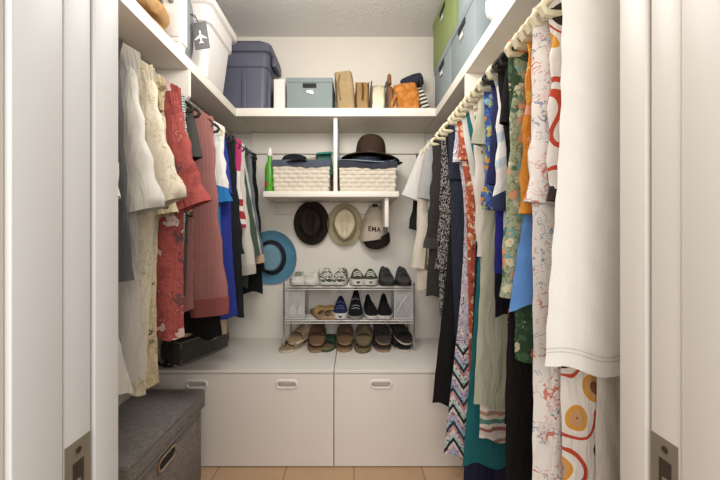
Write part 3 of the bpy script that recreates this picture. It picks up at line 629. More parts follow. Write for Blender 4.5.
MB().tube([(0, 0, -.008), (-.010, .004, .020), (-.034, .008, .045), (-.012, .0, .030), (0, 0, -.008)], .0018, 6).build('tag_loop', BLACK, t)
def tote(name, label, x0, x1, y0, y1, z0, h, mb, ml, taper=.03, lip=.018, rib=True, lidh=.035, grips=True):
    cx, cy = (x0+x1)/2, (y0+y1)/2; t = thing(name, label, 'storage tote', (cx, cy, z0))
    a, b = (x1-x0)/2, (y1-y0)/2
    def rr(a, b, z, r=.035):
        p = []
        for sx, sy, a0 in ((1, 1, 0), (-1, 1, 90), (-1, -1, 180), (1, -1, 270)):
            for k in range(7):
                an = math.radians(a0+15*k); p.append(Vector((sx*(a-r)+r*math.cos(an), sy*(b-r)+r*math.sin(an), z)))
        return p
    hb = h-lidh
    m = MB(); m.loft([rr(a-taper-.004, b-taper-.004, 0), rr(a-taper, b-taper, .004), rr(a-.006-taper*.25, b-.006-taper*.25, hb*.72), rr(a-.004, b-.004, hb*.735), rr(a-.002, b-.002, hb*.98), rr(a-.01, b-.01, hb)], True, True, True)
    m.build('bin', mb, t)
    if rib:
        for fx in (-.45, .45): bx(fx*a-.012, fx*a+.012, -b+.004, -b+taper+.002, .012, hb*.7, bev=.003).build('rib', mb, t)
        for sy in (-.5, .5): bx(a-taper-.002, a-.004, sy*b-.012, sy*b+.012, .012, hb*.7, bev=.003).build('rib', mb, t)
    m = MB(); m.loft([rr(a+lip-.004, b+lip-.004, hb-.012), rr(a+lip, b+lip, hb-.008), rr(a+lip, b+lip, hb+lidh*.45), rr(a+lip-.01, b+lip-.01, hb+lidh*.62), rr(a-.02, b-.02, hb+lidh*.7), rr(a-.03, b-.03, h)], True, True, True)
    m.build('lid', ml, t)
    for sx in (-1, 1) if grips else ():
        bx(min(sx*(a+.002), sx*(a+lip+.016)), max(sx*(a+.002), sx*(a+lip+.016)), -.07, .07, hb-.062, hb-.005, bev=.008).build('handle', ml, t)
    return t
WTOTE = plain('white_tote', '#e4dfda', .35, 0, .02)
tote('storage_tote', 'tall white plastic storage tote on the left shelf', -.985, -.615, 1.405, 1.70, ZS1+.0005, .335, WTOTE, WTOTE, .035, .016, rib=False, grips=False)
NAVY = plain('navy_tote', '#5a5c6b', .45, 0, .03)
tote('storage_tote', 'slate navy plastic storage tote in the back left corner of the shelf', -.98, -.475, 1.835, 2.085, ZS1+.0005, .40, NAVY, plain('navy_tote_lid', '#545664', .45), .02, .014, lidh=.07)

# ------------------------------------------------------------------ boxes on the back and right shelves
def box_with_slot(name, label, x0, x1, y0, y1, z0, h, mb, face, lid=.035, group=None):
    """A lidded paper file box; `face` (-y or -x) carries the handle slot and the label holder."""
    cx, cy = (x0+x1)/2, (y0+y1)/2; t = thing(name, label, 'box', (cx, cy, z0), group=group); a, b = (x1-x0)/2, (y1-y0)/2
    bx(-a+.004, a-.004, -b+.004, b-.004, 0, h-.003, bev=.002).build('box_body', mb, t)
    bx(-a, a, -b, b, h-lid, h, bev=.003).build('lid', mb, t)
    if face == 'y':
        bx(-.038, .038, -b-.001, -b+.003, h-lid-.030, h-lid-.006, bev=.001).build('handle_slot_shade', SLOT_SHADE, t)  # flat dark patch: the slot's inner shade as colour, nothing is cut
        lh = bx(-.020, .020, -b-.0005, -b+.004, h-lid-.062, h-lid-.042, bev=.001).build('label_holder', CHROME, t)
        bx(-.017, .017, -b-.0012, -b+.001, h-lid-.059, h-lid-.045, bev=.0003).build('label_card', WHITEP, lh)
    else:
        bx(-a-.001, -a+.003, -.045, .045, h-lid-.030, h-lid-.006, bev=.001).build('handle_slot_shade', SLOT_SHADE, t)  # same dark patch for the slot's shade, on the aisle face
        lh = bx(-a-.0005, -a+.004, -.024, .024, h-lid-.072, h-lid-.046, bev=.001).build('label_holder', CHROME, t)
        bx(-a-.0012, -a+.001, -.020, .020, h-lid-.068, h-lid-.050, bev=.0003).build('label_card', WHITEP, lh)
    return t
TEAL = plain('grey_teal_board', '#818d8c', .7, 0, .02); BLUE = plain('slate_blue_board', '#8d989a', .7, 0, .02); GRN = plain('leaf_green_board', '#8a995f', .7, 0, .03)
box_with_slot('file_box', 'grey teal lidded box with a dark handle slot on the back shelf', -.378, -.117, 1.835, 2.09, ZS1+.0005, .178, TEAL, 'y', .026)
bx(-.455, -.392, 1.87, 2.09, ZS1+.0005, 2.02, bev=.003).build('carton', plain('white_card', '#e6e1da', .7))
tag(bpy.data.objects['carton'], 'plain narrow white box between the navy tote and teal box', 'box')
box_with_slot('file_box', 'slate blue box on the right shelf, lower and nearest the door', .462, .765, 1.262, 1.585, ZS1+.0005, .252, BLUE, 'x', group='boxes stacked on the right shelf')
box_with_slot('file_box', 'slate blue box on the right shelf directly under the green box', .462, .765, 1.592, 1.905, ZS1+.0005, .252, BLUE, 'x', group='boxes stacked on the right shelf')
box_with_slot('file_box', 'leaf green box stacked above the blue boxes', .458, .765, 1.515, 1.925, 2.0865, .275, GRN, 'x', group='boxes stacked on the right shelf')
box_with_slot('file_box', 'pale blue box on the top tier in front of the green box', .470, .765, 1.25, 1.505, 2.0865, .275, plain('pale_blue_board', '#a6b1b2', .7, 0, .02), 'x', group='boxes stacked on the right shelf')
# crumpled white bag
def blob(name, mat, sx, sy, sz, seed, amp=.25, fr=2.2, parent=None, sub=4, flat=True):
    bm = bmesh.new(); bmesh.ops.create_icosphere(bm, subdivisions=sub, radius=1)
    for v in bm.verts:
        d = v.co.normalized(); k = 1+amp*mnoise.noise(d*fr+Vector((seed, 0, 0)))+amp*.45*abs(mnoise.noise(d*fr*2.6+Vector((0, seed, 0))))
        p = Vector((d.x*sx, d.y*sy, d.z*sz))*k
        if flat: p.z = max(p.z, -sz*.8)
        v.co = p+Vector((0, 0, sz*.8 if flat else 0))
    return MB().bm(bm).build(name, mat, parent, ang=80)
o = blob('crumpled_bag', cloth('white_fleece', '#e5e0dc', .05), .11, .10, .115, 3.1, .35, 2.4); o.location = (.575, 1.12, ZS1+.001)
tag(o, 'crumpled white soft bag on the right shelf in front of the boxes', 'bag')

# ------------------------------------------------------------------ row of bags on the back shelf
def slab_bag(name, label, cat, x, y, wx, dy, h, mat, lean=0., bulge=.3, seed=0, flat=0.):
    """An upright soft bag seen narrow side on."""
    t = thing(name, label, cat, (x, y, ZS1+.001), ry=lean)
    bm = bmesh.new(); bmesh.ops.create_cube(bm, size=1); bmesh.ops.subdivide_edges(bm, edges=bm.edges[:], cuts=9, use_grid_fill=True)
    for v in bm.verts:
        p = v.co.copy(); ty = 1-abs(p.y*2)**6*.12; tz = p.z+.5
        kx = (1-bulge*.5*abs(tz*2-1)**3)*(1-.25*abs(p.y*2)**4)
        v.co = Vector((p.x*wx*kx+.006*mnoise.noise(Vector((p.y*4, tz*4, seed))), p.y*dy*ty*(1-.12*tz**3), tz*h*(1-(.10*abs(p.y*2)**3+.06*abs(p.x*2)**2)*(1-flat))))
    MB().bm(bm).build('bag_body', mat, t, ang=60); return t
BURL = cloth('burlap', '#b39a72', .2, 60); TOOL = plain('tan_leather', '#a07a42', .5, 0, .12, 20, .2, 90)
t = slab_bag('handbag', 'tall beige burlap bag leaning left, first of the upright bags', 'handbag', -.040, 1.95, .108, .22, .228, BURL, -.10, .10, 1, 1.)
MB().tube([(-.02, -.10, .205), (-.035, -.112, .15), (-.03, -.116, .06)], .004, 6).build('seam', plain('burlap_seam', '#7d6a47', .8), t)
t = slab_bag('handbag', 'ochre brown leather bag second among the upright bags', 'handbag', .047, 1.95, .078, .21, .168, TOOL, 0, .06, 2, .9)
m = MB()
for x in (-.036, .036): m.tube([(x, -.105, .004), (x, -.105, .155), (x, -.06, .17)], .003, 6)
m.tube([(0, -.106, .15), (.002, -.112, .11), (0, -.108, .06)], .006, 6); m.build('trim', plain('dark_leather', '#5a3d20', .5), t)
t = slab_bag('handbag', 'shiny pale gold bag with dark edges among the upright bags', 'handbag', .137, 1.95, .090, .20, .158, plain('gold_metallic', '#d8cfb2', .34, .6, .05, 8), .02, .28, 3, .6)
m = MB()
for x in (-.043, .045): m.tube([(x, -.09, .0), (x*1.08, -.10, .08), (x*.95, -.09, .165), (x*.95, .05, .178), (x, .10, .0)], .0045, 6)
m.build('frame_edge', plain('dark_edge', '#4b4a4c', .4), t)
t = slab_bag('handbag', 'slim brown leather bag with a tall handle beside the gold bag', 'handbag', .205, 1.95, .036, .20, .16, plain('brown_leather', '#8a5a36', .5, 0, .15, 20), 0, .1, 4)
MB().tube([(-.004, -.09, .15), (-.004, -.075, .205), (.0, -.03, .228), (.004, .03, .228), (.004, .08, .2), (.004, .09, .15)], .011, 8).build('handle', plain('brown_leather', '#8a5a36', .5, 0, .15, 20), t)
t = slab_bag('handbag', 'small silver grey purse squeezed between brown and orange bags', 'handbag', .237, 1.96, .022, .18, .14, plain('silver_leather', '#b5b1aa', .35, .3), 0, .2, 5)
ORG = N('orange_knit'); v_ = ORG.n('ShaderNodeTexVoronoi', Scale=38.); ORG.put(v_.inputs['Vector'], ORG.warp(20, .03)); ORG.bump(v_.outputs[0], 1.0, .012)
ORG = ORG.done(ORG.mix(v_.outputs[0], lin('#d8934e'), lin('#b26a2c')), .9, 0, .1)
t = slab_bag('knitted_bag', 'bright orange crinkled knitted bag on the back shelf', 'bag', .312, 1.945, .142, .20, .172, ORG, -.13, .16, 9, .5)
MB().tube([(-.05, -.10, .015), (-.085, -.112, .012), (-.098, -.11, .03), (-.09, -.10, .06), (-.066, -.095, .09)], .008, 8).build('handle', ORG, t)
t = slab_bag('tote_bag', 'black and cream striped bag leaning right beside the orange bag', 'bag', .418, 1.96, .05, .20, .160, stripes('bw_stripes', ['#37332f', '#cfc6b8'], .022, 2), -.30, .2, 6)
m = MB(); m.tube([(.01, -.08, .15), (.02, -.05, .20), (.02, .03, .20), (.01, .07, .15)], .006, 6); m.build('handle', BLACK, t)
t = thing('neck_pillow', 'dark navy rolled cushion lying on top of the orange bag', 'pillow', (.355, 2.02, 2.045))
pth = [(-.06, 0, .0), (-.05, -.004, .004), (-.02, -.01, .014), (.015, -.01, .028), (.05, 0, .042), (.058, 0, .045)]
MB().tube(pth, lambda q: .042*(.55+.45*math.sin(PI*min(1, max(0, q)*.9+.05))**.35), 14).build('cushion', cloth('navy_plush', '#3b3c4a', .2), t)

# ------------------------------------------------------------------ baskets on the small shelf
def basket(label, x0, x1, y0, y1, z0, h, lin_mat, mat):
    t = thing('woven_basket', label, 'basket', ((x0+x1)/2, (y0+y1)/2, z0), group='woven baskets on the small shelf'); a, b = (x1-x0)/2, (y1-y0)/2
    r = .02; per = []
    def seg(p, q, n): return [(p[0]+(q[0]-p[0])*i/n, p[1]+(q[1]-p[1])*i/n) for i in range(n)]
    def loop(a, b, nx=72, ny=60):
        pts = []
        pts += seg((-a, -b), (a, -b), nx); pts += seg((a, -b), (a, b), ny); pts += seg((a, b), (-a, b), nx); pts += seg((-a, b), (-a, -b), ny)
        return pts
    base = loop(a, b); n = len(base); rows = 42; cx, rw = 12, 7
    R = []
    for j in range(rows+1):
        q = j/rows; tp = .965+.035*q; ring = []
        for i, (x, y) in enumerate(base):
            if i < 72: u = i/72*6; nrm = (0, -1)
            elif i < 132: u = (i-72)/60*5; nrm = (1, 0)
            elif i < 204: u = (i-132)/72*6; nrm = (0, 1)
            else: u = (i-204)/60*5; nrm = (-1, 0)
            v = q*rw; ph = int(v) % 2
            d = math.sin(PI*((u*1.0+.5*ph) % 1))**.5*abs(math.sin(PI*v))**.5
            d = .0065*d-.0035
            ring.append(Vector((x*tp+nrm[0]*d, y*tp+nrm[1]*d, .001+q*h)))
        R.append(ring)
    inner = [Vector((p.x*.95, p.y*.94, h)) for p in R[-1]]; low = [Vector((p.x*.93, p.y*.92, .03)) for p in R[-1]]
    MB().loft(R+[inner, low], True, True, True).build('weave', mat, t, ang=70)
    rim = loop(a+.004, b+.004); k = len(rim); A = [Vector((x, y, h-.028+.005*math.sin(i*.10)+.002*math.sin(i*.41))) for i, (x, y) in enumerate(rim)]
    B = [Vector((x*1.01, y*1.01, h-.006+.004*math.sin(i*.4))) for i, (x, y) in enumerate(rim)]; Cc = [Vector((x*.985, y*.98, h+.012)) for x, y in rim]; D = [Vector((x*.94, y*.92, h+.006)) for x, y in rim]; E = [Vector((x*.92, y*.9, .05)) for x, y in rim]
    MB().loft([A, B, Cc, D, E], True, False, False).build('liner', lin_mat, t, ang=70)
    return t
WEAVE = plain('cream_rush', '#ddd2c0', .7, 0, .10, 30, .2, 120); NAVL = cloth('slate_liner', '#555a66', .12)
basket('cream woven basket with a slate liner beside the green bottle', -.452, -.135, 1.835, 2.09, 1.3775, .165, NAVL, WEAVE)
basket('cream woven basket under the brown hat', -.083, .236, 1.835, 2.09, 1.3775, .158, cloth('dark_liner', '#3d3f48', .15), WEAVE)
def rolled(name, label, cat, mat, loc, s, seed): 
    o = blob(name, mat, *s, seed, .2, 2.0); o.location = loc; return tag(o, label, cat)
t = thing('cap', 'black cap lying in the left basket', 'cap', (-.345, 1.93, 1.545), .4)
MB().lathe([(.085, 0), (.082, .02), (.066, .045), (.035, .058), (.001, .062)], 28).build('crown', cloth('black_cap', '#22242b', .2), t)
MB().loft([[Vector((.07*math.cos(a), -.05-.09*math.sin(a), z-.012*abs(math.cos(a)))) for a in [PI*k/14 for k in range(15)]] for z in (.004, .009)], True, True, True).build('visor', cloth('black_cap', '#22242b', .2), t)
rolled('folded_scarf', 'beige folded scarf in the left basket next to the black cap', 'scarf', cloth('beige_scarf', '#a39484', .15), (-.245, 1.95, 1.535), (.055, .06, .03), 2.2)
t = thing('gift_box', 'small dark green open carton sticking out of the left basket', 'box', (-.168, 1.90, 1.535), .25, ry=-.15)
m = MB(); m.box(-.04, .04, -.035, -.032, -.06, .07, .001); m.box(-.04, .04, .032, .035, -.06, .07, .001); m.box(-.04, -.037, -.032, .032, -.06, .07, .001); m.box(.037, .04, -.032, .032, -.06, .05, .001); m.box(-.037, .037, -.032, .032, -.06, -.057, .001)
m.build('carton_wall', plain('dark_green_card', '#1f5a4c', .6), t)
MB().add([(-.04, -.035, .07), (.04, -.035, .07), (.055, -.06, .052), (-.05, -.06, .055), (-.04, -.0365, .07), (.04, -.0365, .07), (.055, -.0615, .052), (-.05, -.0615, .055)], [(0, 1, 2, 3), (7, 6, 5, 4), (0, 4, 5, 1), (2, 6, 7, 3), (1, 5, 6, 2), (0, 3, 7, 4)]).build('flap', plain('teal_card', '#2e7f70', .6), t, smooth=False)
rolled('folded_cloth', 'dark olive cloth bundle at the right end of the left basket', 'cloth', cloth('dark_olive', '#403c33', .2), (-.20, 2.01, 1.53), (.06, .05, .045), 4.4)
# bottle
t = thing('bottle', 'bright green bottle with a white cap left of the basket', 'bottle', (-.478, 1.875, 1.3775))
MB().lathe([(.001, 0), (.025, 0), (.0275, .004), (.0275, .125), (.024, .150), (.0135, .178), (.012, .184), (.012, .205), (.001, .205)], 28).build('bottle_body', plain('green_plastic', '#57a532', .25, 0, .08), t)
MB().lathe([(.001, .2055), (.0135, .2055), (.0145, .208), (.0145, .232), (.010, .236), (.009, .250), (.001, .251)], 24).build('bottle_cap', WHITEP, t)
rev([(.0005, 0), (.011, 0), (.011, .0015), (.0005, .0015)], 18, Matrix.Translation((-.015, -.0245, .045)) @ Matrix.Rotation(-.55, 4, 'Z') @ Matrix.Rotation(PI/2, 4, 'X')).build('label_spot', plain('red_spot', '#c8372b', .5), t)

# ------------------------------------------------------------------ hats
BRN = cloth('brown_felt', '#3f3026', .12, 8); PALEB = cloth('pale_blue_straw', '#9fb2bb', .08, 30); NVST = cloth('navy_straw', '#3a3f4c', .15, 30)
hat('sun_hat', 'dark navy wide brimmed hat lowest on the right basket', (.085, 1.965, 1.546), (NVST, NVST, NVST), (.205, .125), (.08, .08), h=.03, curl=.012, floppy=.006, dent=False, band=False)
hat('floppy_hat', 'floppy sun hat with pale blue brim under the brown hat', (.075, 1.945, 1.572), (PALEB, PALEB, NVST), (.180, .135), (.085, .085), h=.02, curl=.010, floppy=.012, dent=False, M=Matrix.Rotation(.24, 4, 'X'))
hat('brimmed_hat', 'dark brown round crowned hat on top of the right basket', (.098, 1.950, 1.604), (BRN, BRN, plain('brown_band', '#2c211a', .6)), (.172, .135), (.088, .095), h=.112, curl=-.014, dome=True, dent=False, M=Matrix.Rotation(.06, 4, 'X') @ Matrix.Rotation(.05, 4, 'Y'))
WM = Matrix.Rotation(PI/2, 4, 'X')       # crown towards the camera, hat's length vertical
BRD = cloth('dark_brown_felt', '#342c24', .15, 9)
hat('fedora', 'dark brown fedora hanging on the back wall', (-.268, 2.096, 1.212), (BRD, BRD, plain('black_band', '#1c1815', .6)), (.112, .140), (.070, .092), h=.085, pinch=.035, curl=.012, M=WM)
STRAW = tweed('straw', '#c4b596', '#d0c3a6', 300, .5)
hat('panama_hat', 'pale straw hat with an olive edge hanging between the fedora and cap', (-.057, 2.096, 1.203), (cloth('straw_brim', '#b9ad8b', .1, 40), cloth('straw_crown', '#d9cdae', .08, 40), plain('olive_ribbon', '#8a7d58', .7)), (.110, .135), (.072, .100), h=.085, pinch=.02, curl=.012, M=WM)
BLUH = cloth('blue_straw', '#5f90aa', .1, 30)
hat('sun_hat', 'blue wide brimmed hat with a dark band hanging on the wall beside the black coat', (-.527, 2.112, .993), (BLUH, cloth('blue_straw_crown', '#7ba0b3', .1, 30), plain('dark_hat_band', '#22242c', .6)), (.163, .172), (.075, .09), h=.05, curl=.014, M=WM @ Matrix.Rotation(.1, 4, 'Z'), dent=False, ribbon=.25)
# baseball cap on a hook, crown towards the room, visor down
t = thing('baseball_cap', 'beige cap with lettering and a dark visor hanging on the wall', 'cap', (.128, 2.086, 1.195))
CAPM = cloth('beige_cap', '#c4b8a6', .1, 30); VIS = cloth('dark_visor', '#2f2723', .15)
R = []
for i in range(13):
    q = i/12; z = .125-.215*q
    wd = .086*(math.sin(PI*min(1, .10+.50*q)))**.8; dp = .088*math.sin(PI*(.06+.52*q))**.7
    R.append([Vector((wd*math.cos(a)+.012*(.5-q), -dp*math.sin(a) if math.sin(a) > 0 else .004*abs(math.sin(a)), z+.012*math.cos(a)*q)) for a in [2*PI*k/32 for k in range(32)]])
MB().loft(R, True, True, True).build('crown', CAPM, t, ang=80)
V = []
for j in range(7):
    q = j/6; ring_ = []
    for k in range(21):
        a = PI*k/20; ring_.append(Vector((.010+(.084)*math.cos(a)*(1-.05*q)+.010*q, -.075*math.sin(a)**.8*(1-.25*q)-.004, -.085+.012*math.cos(a)-.045*q*math.sin(a)-.012*q+.06*max(0, math.cos(a))*(1-q)*.6)))
    V.append(ring_)
V2 = [[p+Vector((0, .004, -.003)) for p in r] for r in V[::-1]]
MB().loft(V+V2, False, False, False).build('visor', VIS, t, ang=80)
cu = bpy.data.curves.new('cap_text', 'FONT'); cu.body = 'EMA'; cu.size = .042; cu.extrude = .0012; cu.align_x = 'CENTER'; cu.space_character = 1.1; cu.offset = .0012
fo = bpy.data.objects.new('cap_text', cu); C.objects.link(fo); bpy.context.view_layer.update()
me = bpy.data.meshes.new_from_object(fo.evaluated_get(bpy.context.evaluated_depsgraph_get())); bpy.data.objects.remove(fo)
bm = bmesh.new(); bm.from_mesh(me); bmesh.ops.subdivide_edges(bm, edges=[e for e in bm.edges if e.calc_length() > .008], cuts=3)
for v in bm.verts:
    x, y, d = v.co; q = (.125-(y-.038))/.215
    wd = .086*(math.sin(PI*min(1, .10+.50*q)))**.8; dp = .088*math.sin(PI*(.06+.52*q))**.7
    xx = x*.9-.004; s = min(.98, abs((xx-.012*(.5-q))/wd)); v.co = Vector((xx, -dp*math.sqrt(1-s*s)-.0012-d, y-.038-.10*x))
MB().bm(bm).build('cap_lettering', plain('cap_ink', '#3a2a20', .8), t, smooth=False)
m = MB(); m.box(-.014, .02, -.034, -.010, .108, .135, bev=.006); m.build('strap_tab', plain('cap_strap', '#2c2823', .6), t)

# ------------------------------------------------------------------ shoe rack
rx0, rx1, ry0, ry1, rz = -.400, .343, 1.885, 2.085, .4755
t = thing('shoe_rack', 'chrome wire shoe rack with two shelves standing on the white benches', 'shoe rack', (0, 0, 0))
for x in (rx0, rx1):
    for y in (ry0, ry1): MB().tube([(x, y, rz), (x, y, .862)], .0055, 10).build('post', CHROME, t)
for zt in (.838, .646):
    m = MB()
    for k in range(6): m.tube([(rx0, ry0+(ry1-ry0)*k/5, zt), (rx1, ry0+(ry1-ry0)*k/5, zt)], .0045, 8)
    for x in (rx0, rx0+.25, rx0+.5, rx1): m.tube([(x, ry0, zt-.006), (x, ry1, zt-.006)], .004, 8)
    m.tube([(rx0, ry0, zt-.014), (rx1, ry0, zt-.014)], .0035, 8)
    m.build('wire_shelf', plain('silver_wire', '#c4c0ba', .35, .4), t)
m = MB()
for x in (rx0, rx1): m.tube([(x, ry0, .66), (x, ry1, .82)], .003, 6); m.tube([(x, ry0, .50), (x, ry1, .50)], .004, 6)
m.build('side_brace', CHROME, t)
SH = {}
def shoe(label, cat, x, y, z, up, so, rz_=0., L=.27, hi=.085, toe=None, low=False, lace=None, sole_h=.024, tall=0., name='sneaker', group=None, wd=1., pitch=0.):
    """toe towards -y; heel at +y."""
    t = thing(name, label, cat, (x, y, z), rz_, group, rx=pitch)
    def wdt(q): return wd*(.026+.022*math.sin(PI*min(1, q*1.45+.06))**.7-.004*math.sin(PI*q) if q < .62 else .040-.010*max(0, (q-.78)/.22)**2)
    def wid(q): 
        pts = [(0, .012), (.05, .028), (.15, .041), (.3, .047), (.45, .043), (.62, .037), (.8, .037), (.94, .031), (1, .014)]
        for (a, b), (c, d) in zip(pts, pts[1:]):
            if q <= c: return wd*(b+(d-b)*(q-a)/(c-a))
        return .014
    def hgt(q):
        pts = [(0, .02), (.06, .036), (.18, .046), (.33, .062), (.44, hi*.93), (.52, hi*1.04), (.6, hi), (.8, hi*.93), (.95, hi+tall), (1, hi*.6)]
        for (a, b), (c, d) in zip(pts, pts[1:]):
            if q <= c: return b+(d-b)*(q-a)/(c-a)
        return .05
    qs = [0, .02, .05, .1, .16, .23, .3, .38, .46, .52, .58, .66, .74, .82, .9, .95, .98, 1]
    R = []; nn = 21
    for q in qs:
        y_ = -L/2+L*q; w_ = wid(q)*.93; h_ = hgt(q); rg = []
        for k in range(nn):
            a = PI*k/(nn-1); cx = math.cos(a); sx = math.sin(a)
            xx = w_*(abs(cx)**.75)*(1 if cx > 0 else -1)*(1-.22*sx*(q > .4)); zz = sole_h-.004+(h_-sole_h)*sx**.8
            if .56 < q < .92 and abs(cx) < .60: zz = sole_h+.014
            rg.append(Vector((xx, y_, zz)))
        R.append(rg)
    MB().loft(R, True, True, True).build('upper', up, t, ang=50)
    S_ = []
    for q in qs:
        y_ = -L/2+L*q*1.0; w_ = wid(q); ts = .012*max(0, 1-q/.18)
        S_.append([Vector((-w_, y_, sole_h+.002)), Vector((-w_*1.02, y_, .012+ts)), Vector((-w_*.96, y_, ts)), Vector((w_*.96, y_, ts)), Vector((w_*1.02, y_, .012+ts)), Vector((w_, y_, sole_h+.002))])
    MB().loft(S_, True, True, True).build('sole', so, t, ang=40)
    if toe:
        TR = []
        for q in (-.012, 0, .02, .05, .1, .16, .2):
            qq = max(0, q); w_ = wid(qq)*.97+.001; h_ = min(hgt(qq), .05)+.002
            TR.append([Vector((w_*math.cos(PI*k/14), -L/2+L*q, sole_h-.006+(h_-sole_h+.004)*math.sin(PI*k/14)**.85)) for k in range(15)])
        MB().loft(TR, True, True, True).build('toe_cap', toe, t, ang=50)
    if lace:
        m = MB()
        for q in (.27, .34, .41):
            w_ = wid(q)*.5; h_ = hgt(q); m.tube([(-w_, -L/2+L*q, h_*.93), (0, -L/2+L*q-.004, h_+.004), (w_, -L/2+L*q, h_*.93)], .0028, 6)
        m.build('laces', lace, t)
    return t
W_ = cloth('white_shoe', '#ddd8ce', .06); WS = plain('white_sole', '#dcd8d0', .5); OLV = cloth('olive_canvas', '#4b4f3b', .12); DKG = cloth('dark_grey_shoe', '#4a484b', .15); BLK = cloth('black_shoe', '#1f1e21', .15)
ZEB = splotch('zebra_print', ['#3f463d', '#e2ded4', '#3b4038', '#e2ded4', '#454b40'], 26, .8); NVY = cloth('navy_shoe', '#262d4a', .15); DKS = plain('dark_sole', '#2e2c2b', .6); LBLK = plain('black_lace', '#1b1b1d', .8); LW = plain('white_lace', '#e8e4dc', .8)
zt, zm = .8435, .6515; ys = 1.995
gt = 'shoes on the top of the rack'
for a in (
    ('white sneaker on the rack top, far left, with a grey green tongue', -.333, W_, WS, .1, dict(lace=plain('green_lace', '#6e7461', .8), hi=.078)),
    ('white sneaker second from left along the rack top', -.246, W_, WS, -.05, dict(lace=LW, hi=.080, tall=.018)),
    ('zebra patterned sneaker, left of its pair on the rack top', -.166, ZEB, WS, .1, dict(lace=LW, hi=.094)),
    ('zebra patterned sneaker, right of its pair on the rack top', -.079, ZEB, WS, -.12, dict(lace=LW, hi=.094)),
    ('olive canvas sneaker with thick white sole, left of its pair', .018, OLV, WS, .04, dict(hi=.082, sole_h=.036, lace=LW)),
    ('olive canvas sneaker with thick white sole, right of its pair', .100, OLV, WS, -.04, dict(hi=.082, sole_h=.036, lace=LW)),
    ('dark grey shoe beside the olive sneakers, left of its pair', .192, DKG, DKS, .06, dict(hi=.098, lace=LBLK)),
    ('dark grey shoe at the right end of the rack top', .292, DKG, DKS, -.02, dict(hi=.098, lace=LBLK))):
    shoe(a[0], 'shoe', a[1], ys, zt, a[2], a[3], a[4], group=gt, **a[5])
gm = 'shoes on the middle of the rack'
for a in (
    ('navy sneaker with thick white sole on the middle rack shelf', -.082, NVY, WS, .03, dict(hi=.10, lace=plain('blue_lace', '#5a6690', .8), sole_h=.034)),
    ('tall black sneaker beside the navy one on the middle shelf', .010, BLK, plain('charcoal_sole', '#8d8a88', .5), -.02, dict(hi=.13, lace=plain('silver_lace', '#8e9096', .6), sole_h=.022, tall=.02)),
    ('black low sneaker with pale sole, left of its pair on the middle shelf', .098, BLK, WS, .08, dict(hi=.085, lace=LBLK, tall=.025, wd=.9)),
    ('black low sneaker with pale sole, right of its pair on the middle shelf', .183, BLK, WS, -.05, dict(hi=.085, lace=LBLK, tall=.03))):
    shoe(a[0], 'shoe', a[1], ys, zm, a[2], a[3], a[4], group=gm, **a[5])
def slide(label, x, y, z, bed, so, st, rz_=0., pitch=0., L=.265, name='sandal', group=None, thong=False, th=.022):
    t = thing(name, label, 'sandal', (x, y, z), rz_, group, rx=pitch)
    out = []
    prof = [(0, .0), (.02, .022), (.08, .036), (.2, .046), (.33, .048), (.5, .042), (.66, .037), (.82, .037), (.93, .032), (.985, .018), (1, 0)]
    for q, w_ in prof: out.append((w_, -L/2+L*q))
    for q, w_ in prof[-2:0:-1]: out.append((-w_, -L/2+L*q))
    def lay(sc, z_): return [Vector((a*sc, b*(1-(1-sc)*.4), z_+.010*max(0, b/L)*1)) for a, b in out]
    MB().loft([lay(.96, 0), lay(1, .003), lay(1, th*.55), lay(.985, th*.6)], True, True, False).build('sole', so, t, ang=45)
    MB().loft([lay(.98, th*.58), lay(.985, th*.95), lay(.95, th), lay(.8, th-.002)], True, False, True).build('footbed', bed, t, ang=45)
    R = []
    for j in range(7):
        y_ = -L*.30+L*.26*j/6; w_ = .050; hh = .034+.014*j/6
        ro = [Vector((w_*math.cos(PI*k/18), y_+.02*math.sin(PI*k/18), th*.5+(hh)*math.sin(PI*k/18)**.7+.004)) for k in range(19)]
        R.append(ro)
    Ri = [[Vector((p.x*.94, p.y, p.z-.003)) for p in r] for r in R[::-1]]
    MB().loft(R+Ri+[R[0]], False, False, False).build('strap', st, t, ang=60)
    return t
TANB = plain('tan_footbed', '#a98f6f', .7, 0, .1, 25); BRB = plain('brown_footbed', '#7b5f45', .7, 0, .1, 25); OLB = plain('olive_footbed', '#7a6c4e', .7, 0, .1, 25); DKB = plain('dark_footbed', '#4b423b', .7, 0, .12, 25); BKB = plain('black_footbed', '#2b2928', .6)
CRK = plain('cork_sole', '#a58868', .8, 0, .15, 60); CSO = plain('cream_sole', '#cfc3b0', .7)
slide('tan slide on the middle rack shelf by the clear box', -.200, 1.975, zm, TANB, CRK, plain('tan_strap', '#ad8a5c', .6), .5, group=gm, L=.21)
slide('tan slide on the middle rack shelf beside the navy sneaker', -.140, 1.985, zm, TANB, CRK, plain('tan_strap', '#ad8a5c', .6), .1, group=gm, L=.22)
gb = 'sandals under the rack'; zb = .476
def pair(x, y, r, bed, so, st, lab, r2=None):
    slide(lab+', lower of its pair', x, y, zb, bed, so, st, r, group=gb)
    slide(lab+', upper of its pair leaning back', x+.004, y+.022, zb+.062, bed, so, st, r if r2 is None else r2, pitch=.26, group=gb)
slide('pale tan sandal angled at the far left under the rack', -.338, 1.955, zb, TANB, CSO, plain('taupe_strap', '#8d7a63', .6), -.55, group=gb)
slide('pale tan sandal leaning on the other at the far left under the rack', -.300, 2.005, zb+.055, TANB, CSO, plain('taupe_strap', '#8d7a63', .6), -.5, pitch=.2, group=gb)
pair(-.222, 1.975, .05, BRB, CRK, plain('dark_brown_strap', '#4e3b2b', .6), 'brown sandal with dark strap beside the green strapped sandal')
slide('sandal with dark green straps between two brown pairs', -.148, 1.985, zb, OLB, plain('green_sole', '#3d4a38', .7), plain('green_strap', '#2f4a36', .6), -.15, group=gb)
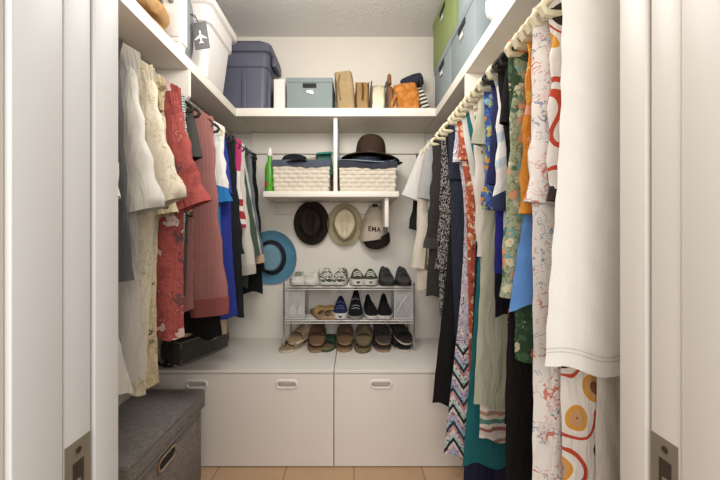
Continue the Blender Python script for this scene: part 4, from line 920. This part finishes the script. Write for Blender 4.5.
pair(-.058, 1.985, .02, BRB, CRK, plain('umber_strap', '#5e4734', .6), 'tan brown slide in the middle under the rack')
slide('olive brown slide standing alone in the middle, lower', .055, 1.965, zb, OLB, plain('olive_sole', '#6b5c42', .7), plain('olive_strap', '#61563e', .6), -.08, group=gb)
slide('olive brown slide lying on its mate in the middle', .060, 1.99, zb+.062, OLB, plain('olive_sole', '#6b5c42', .7), plain('olive_strap', '#61563e', .6), -.05, pitch=.26, group=gb)
pair(.160, 1.985, .08, DKB, CRK, plain('charcoal_strap', '#35302c', .6), 'dark sandal with a cork sole')
pair(.268, 1.985, .22, BKB, CSO, plain('black_strap', '#26221f', .6), 'black sandal with a cream sole far right', .3)
# clear shoe boxes
def clear_box(label, x0, x1, flap):
    y0, y1, z0, h = 1.895, 2.075, zm, .172
    t = thing('shoe_box', label, 'shoe box', ((x0+x1)/2, (y0+y1)/2, z0)); a, b = (x1-x0)/2, (y1-y0)/2
    cm = clear('clear_plastic', '#e4e4e2', .30, .15)
    m = MB(); m.box(-a, a, -b, -b+.002, 0, h, 0); m.box(-a, a, b-.002, b, 0, h, 0); m.box(-a, -a+.002, -b+.002, b-.002, 0, h, 0); m.box(a-.002, a, -b+.002, b-.002, 0, h, 0); m.box(-a+.002, a-.002, -b+.002, b-.002, 0, .002, 0)
    m.build('clear_wall', cm, t, smooth=False); bx(-a-.001, a+.001, -b-.001, b+.001, h+.0003, h+.006, bev=.001).build('lid', cm, t)
    m = MB()
    for x in (-a, a):
        m.tube([(x, -b, .002), (x, -b, h)], .0018, 6)
    m.tube([(-a, -b, .002), (a, -b, .002)], .0018, 6); m.tube([(-a, -b, h), (a, -b, h)], .0018, 6)
    m.build('edge', plain('frosted_edge', '#d6d4d0', .4), t)
    if flap: MB().tube([(-a*.7, -b-.002, h*.25), (-.01, -b-.002, h*.55), (a*.8, -b-.002, h*.9)], .003, 6).build('flap_edge', plain('frosted_edge', '#d6d4d0', .4), t)
clear_box('clear plastic shoe box with white shoes at the left of the rack', -.392, -.285, False)
clear_box('clear plastic shoe box with a slanted flap edge at the right of the rack', .232, .335, True)
shoe('white shoe inside the clear box on the rack, left of its pair', 'shoe', -.364, 1.985, zm+.003, W_, WS, 0, .155, .08, name='shoe', wd=.55, sole_h=.016)
shoe('white shoe inside the clear box on the rack, right of its pair', 'shoe', -.312, 1.985, zm+.003, W_, WS, 0, .155, .08, name='shoe', wd=.55, sole_h=.016)
shoe('dark shoe inside the clear box at the right of the rack', 'shoe', .283, 1.985, zm+.003, DKG, DKS, 0, .16, .075, name='shoe', wd=.9)
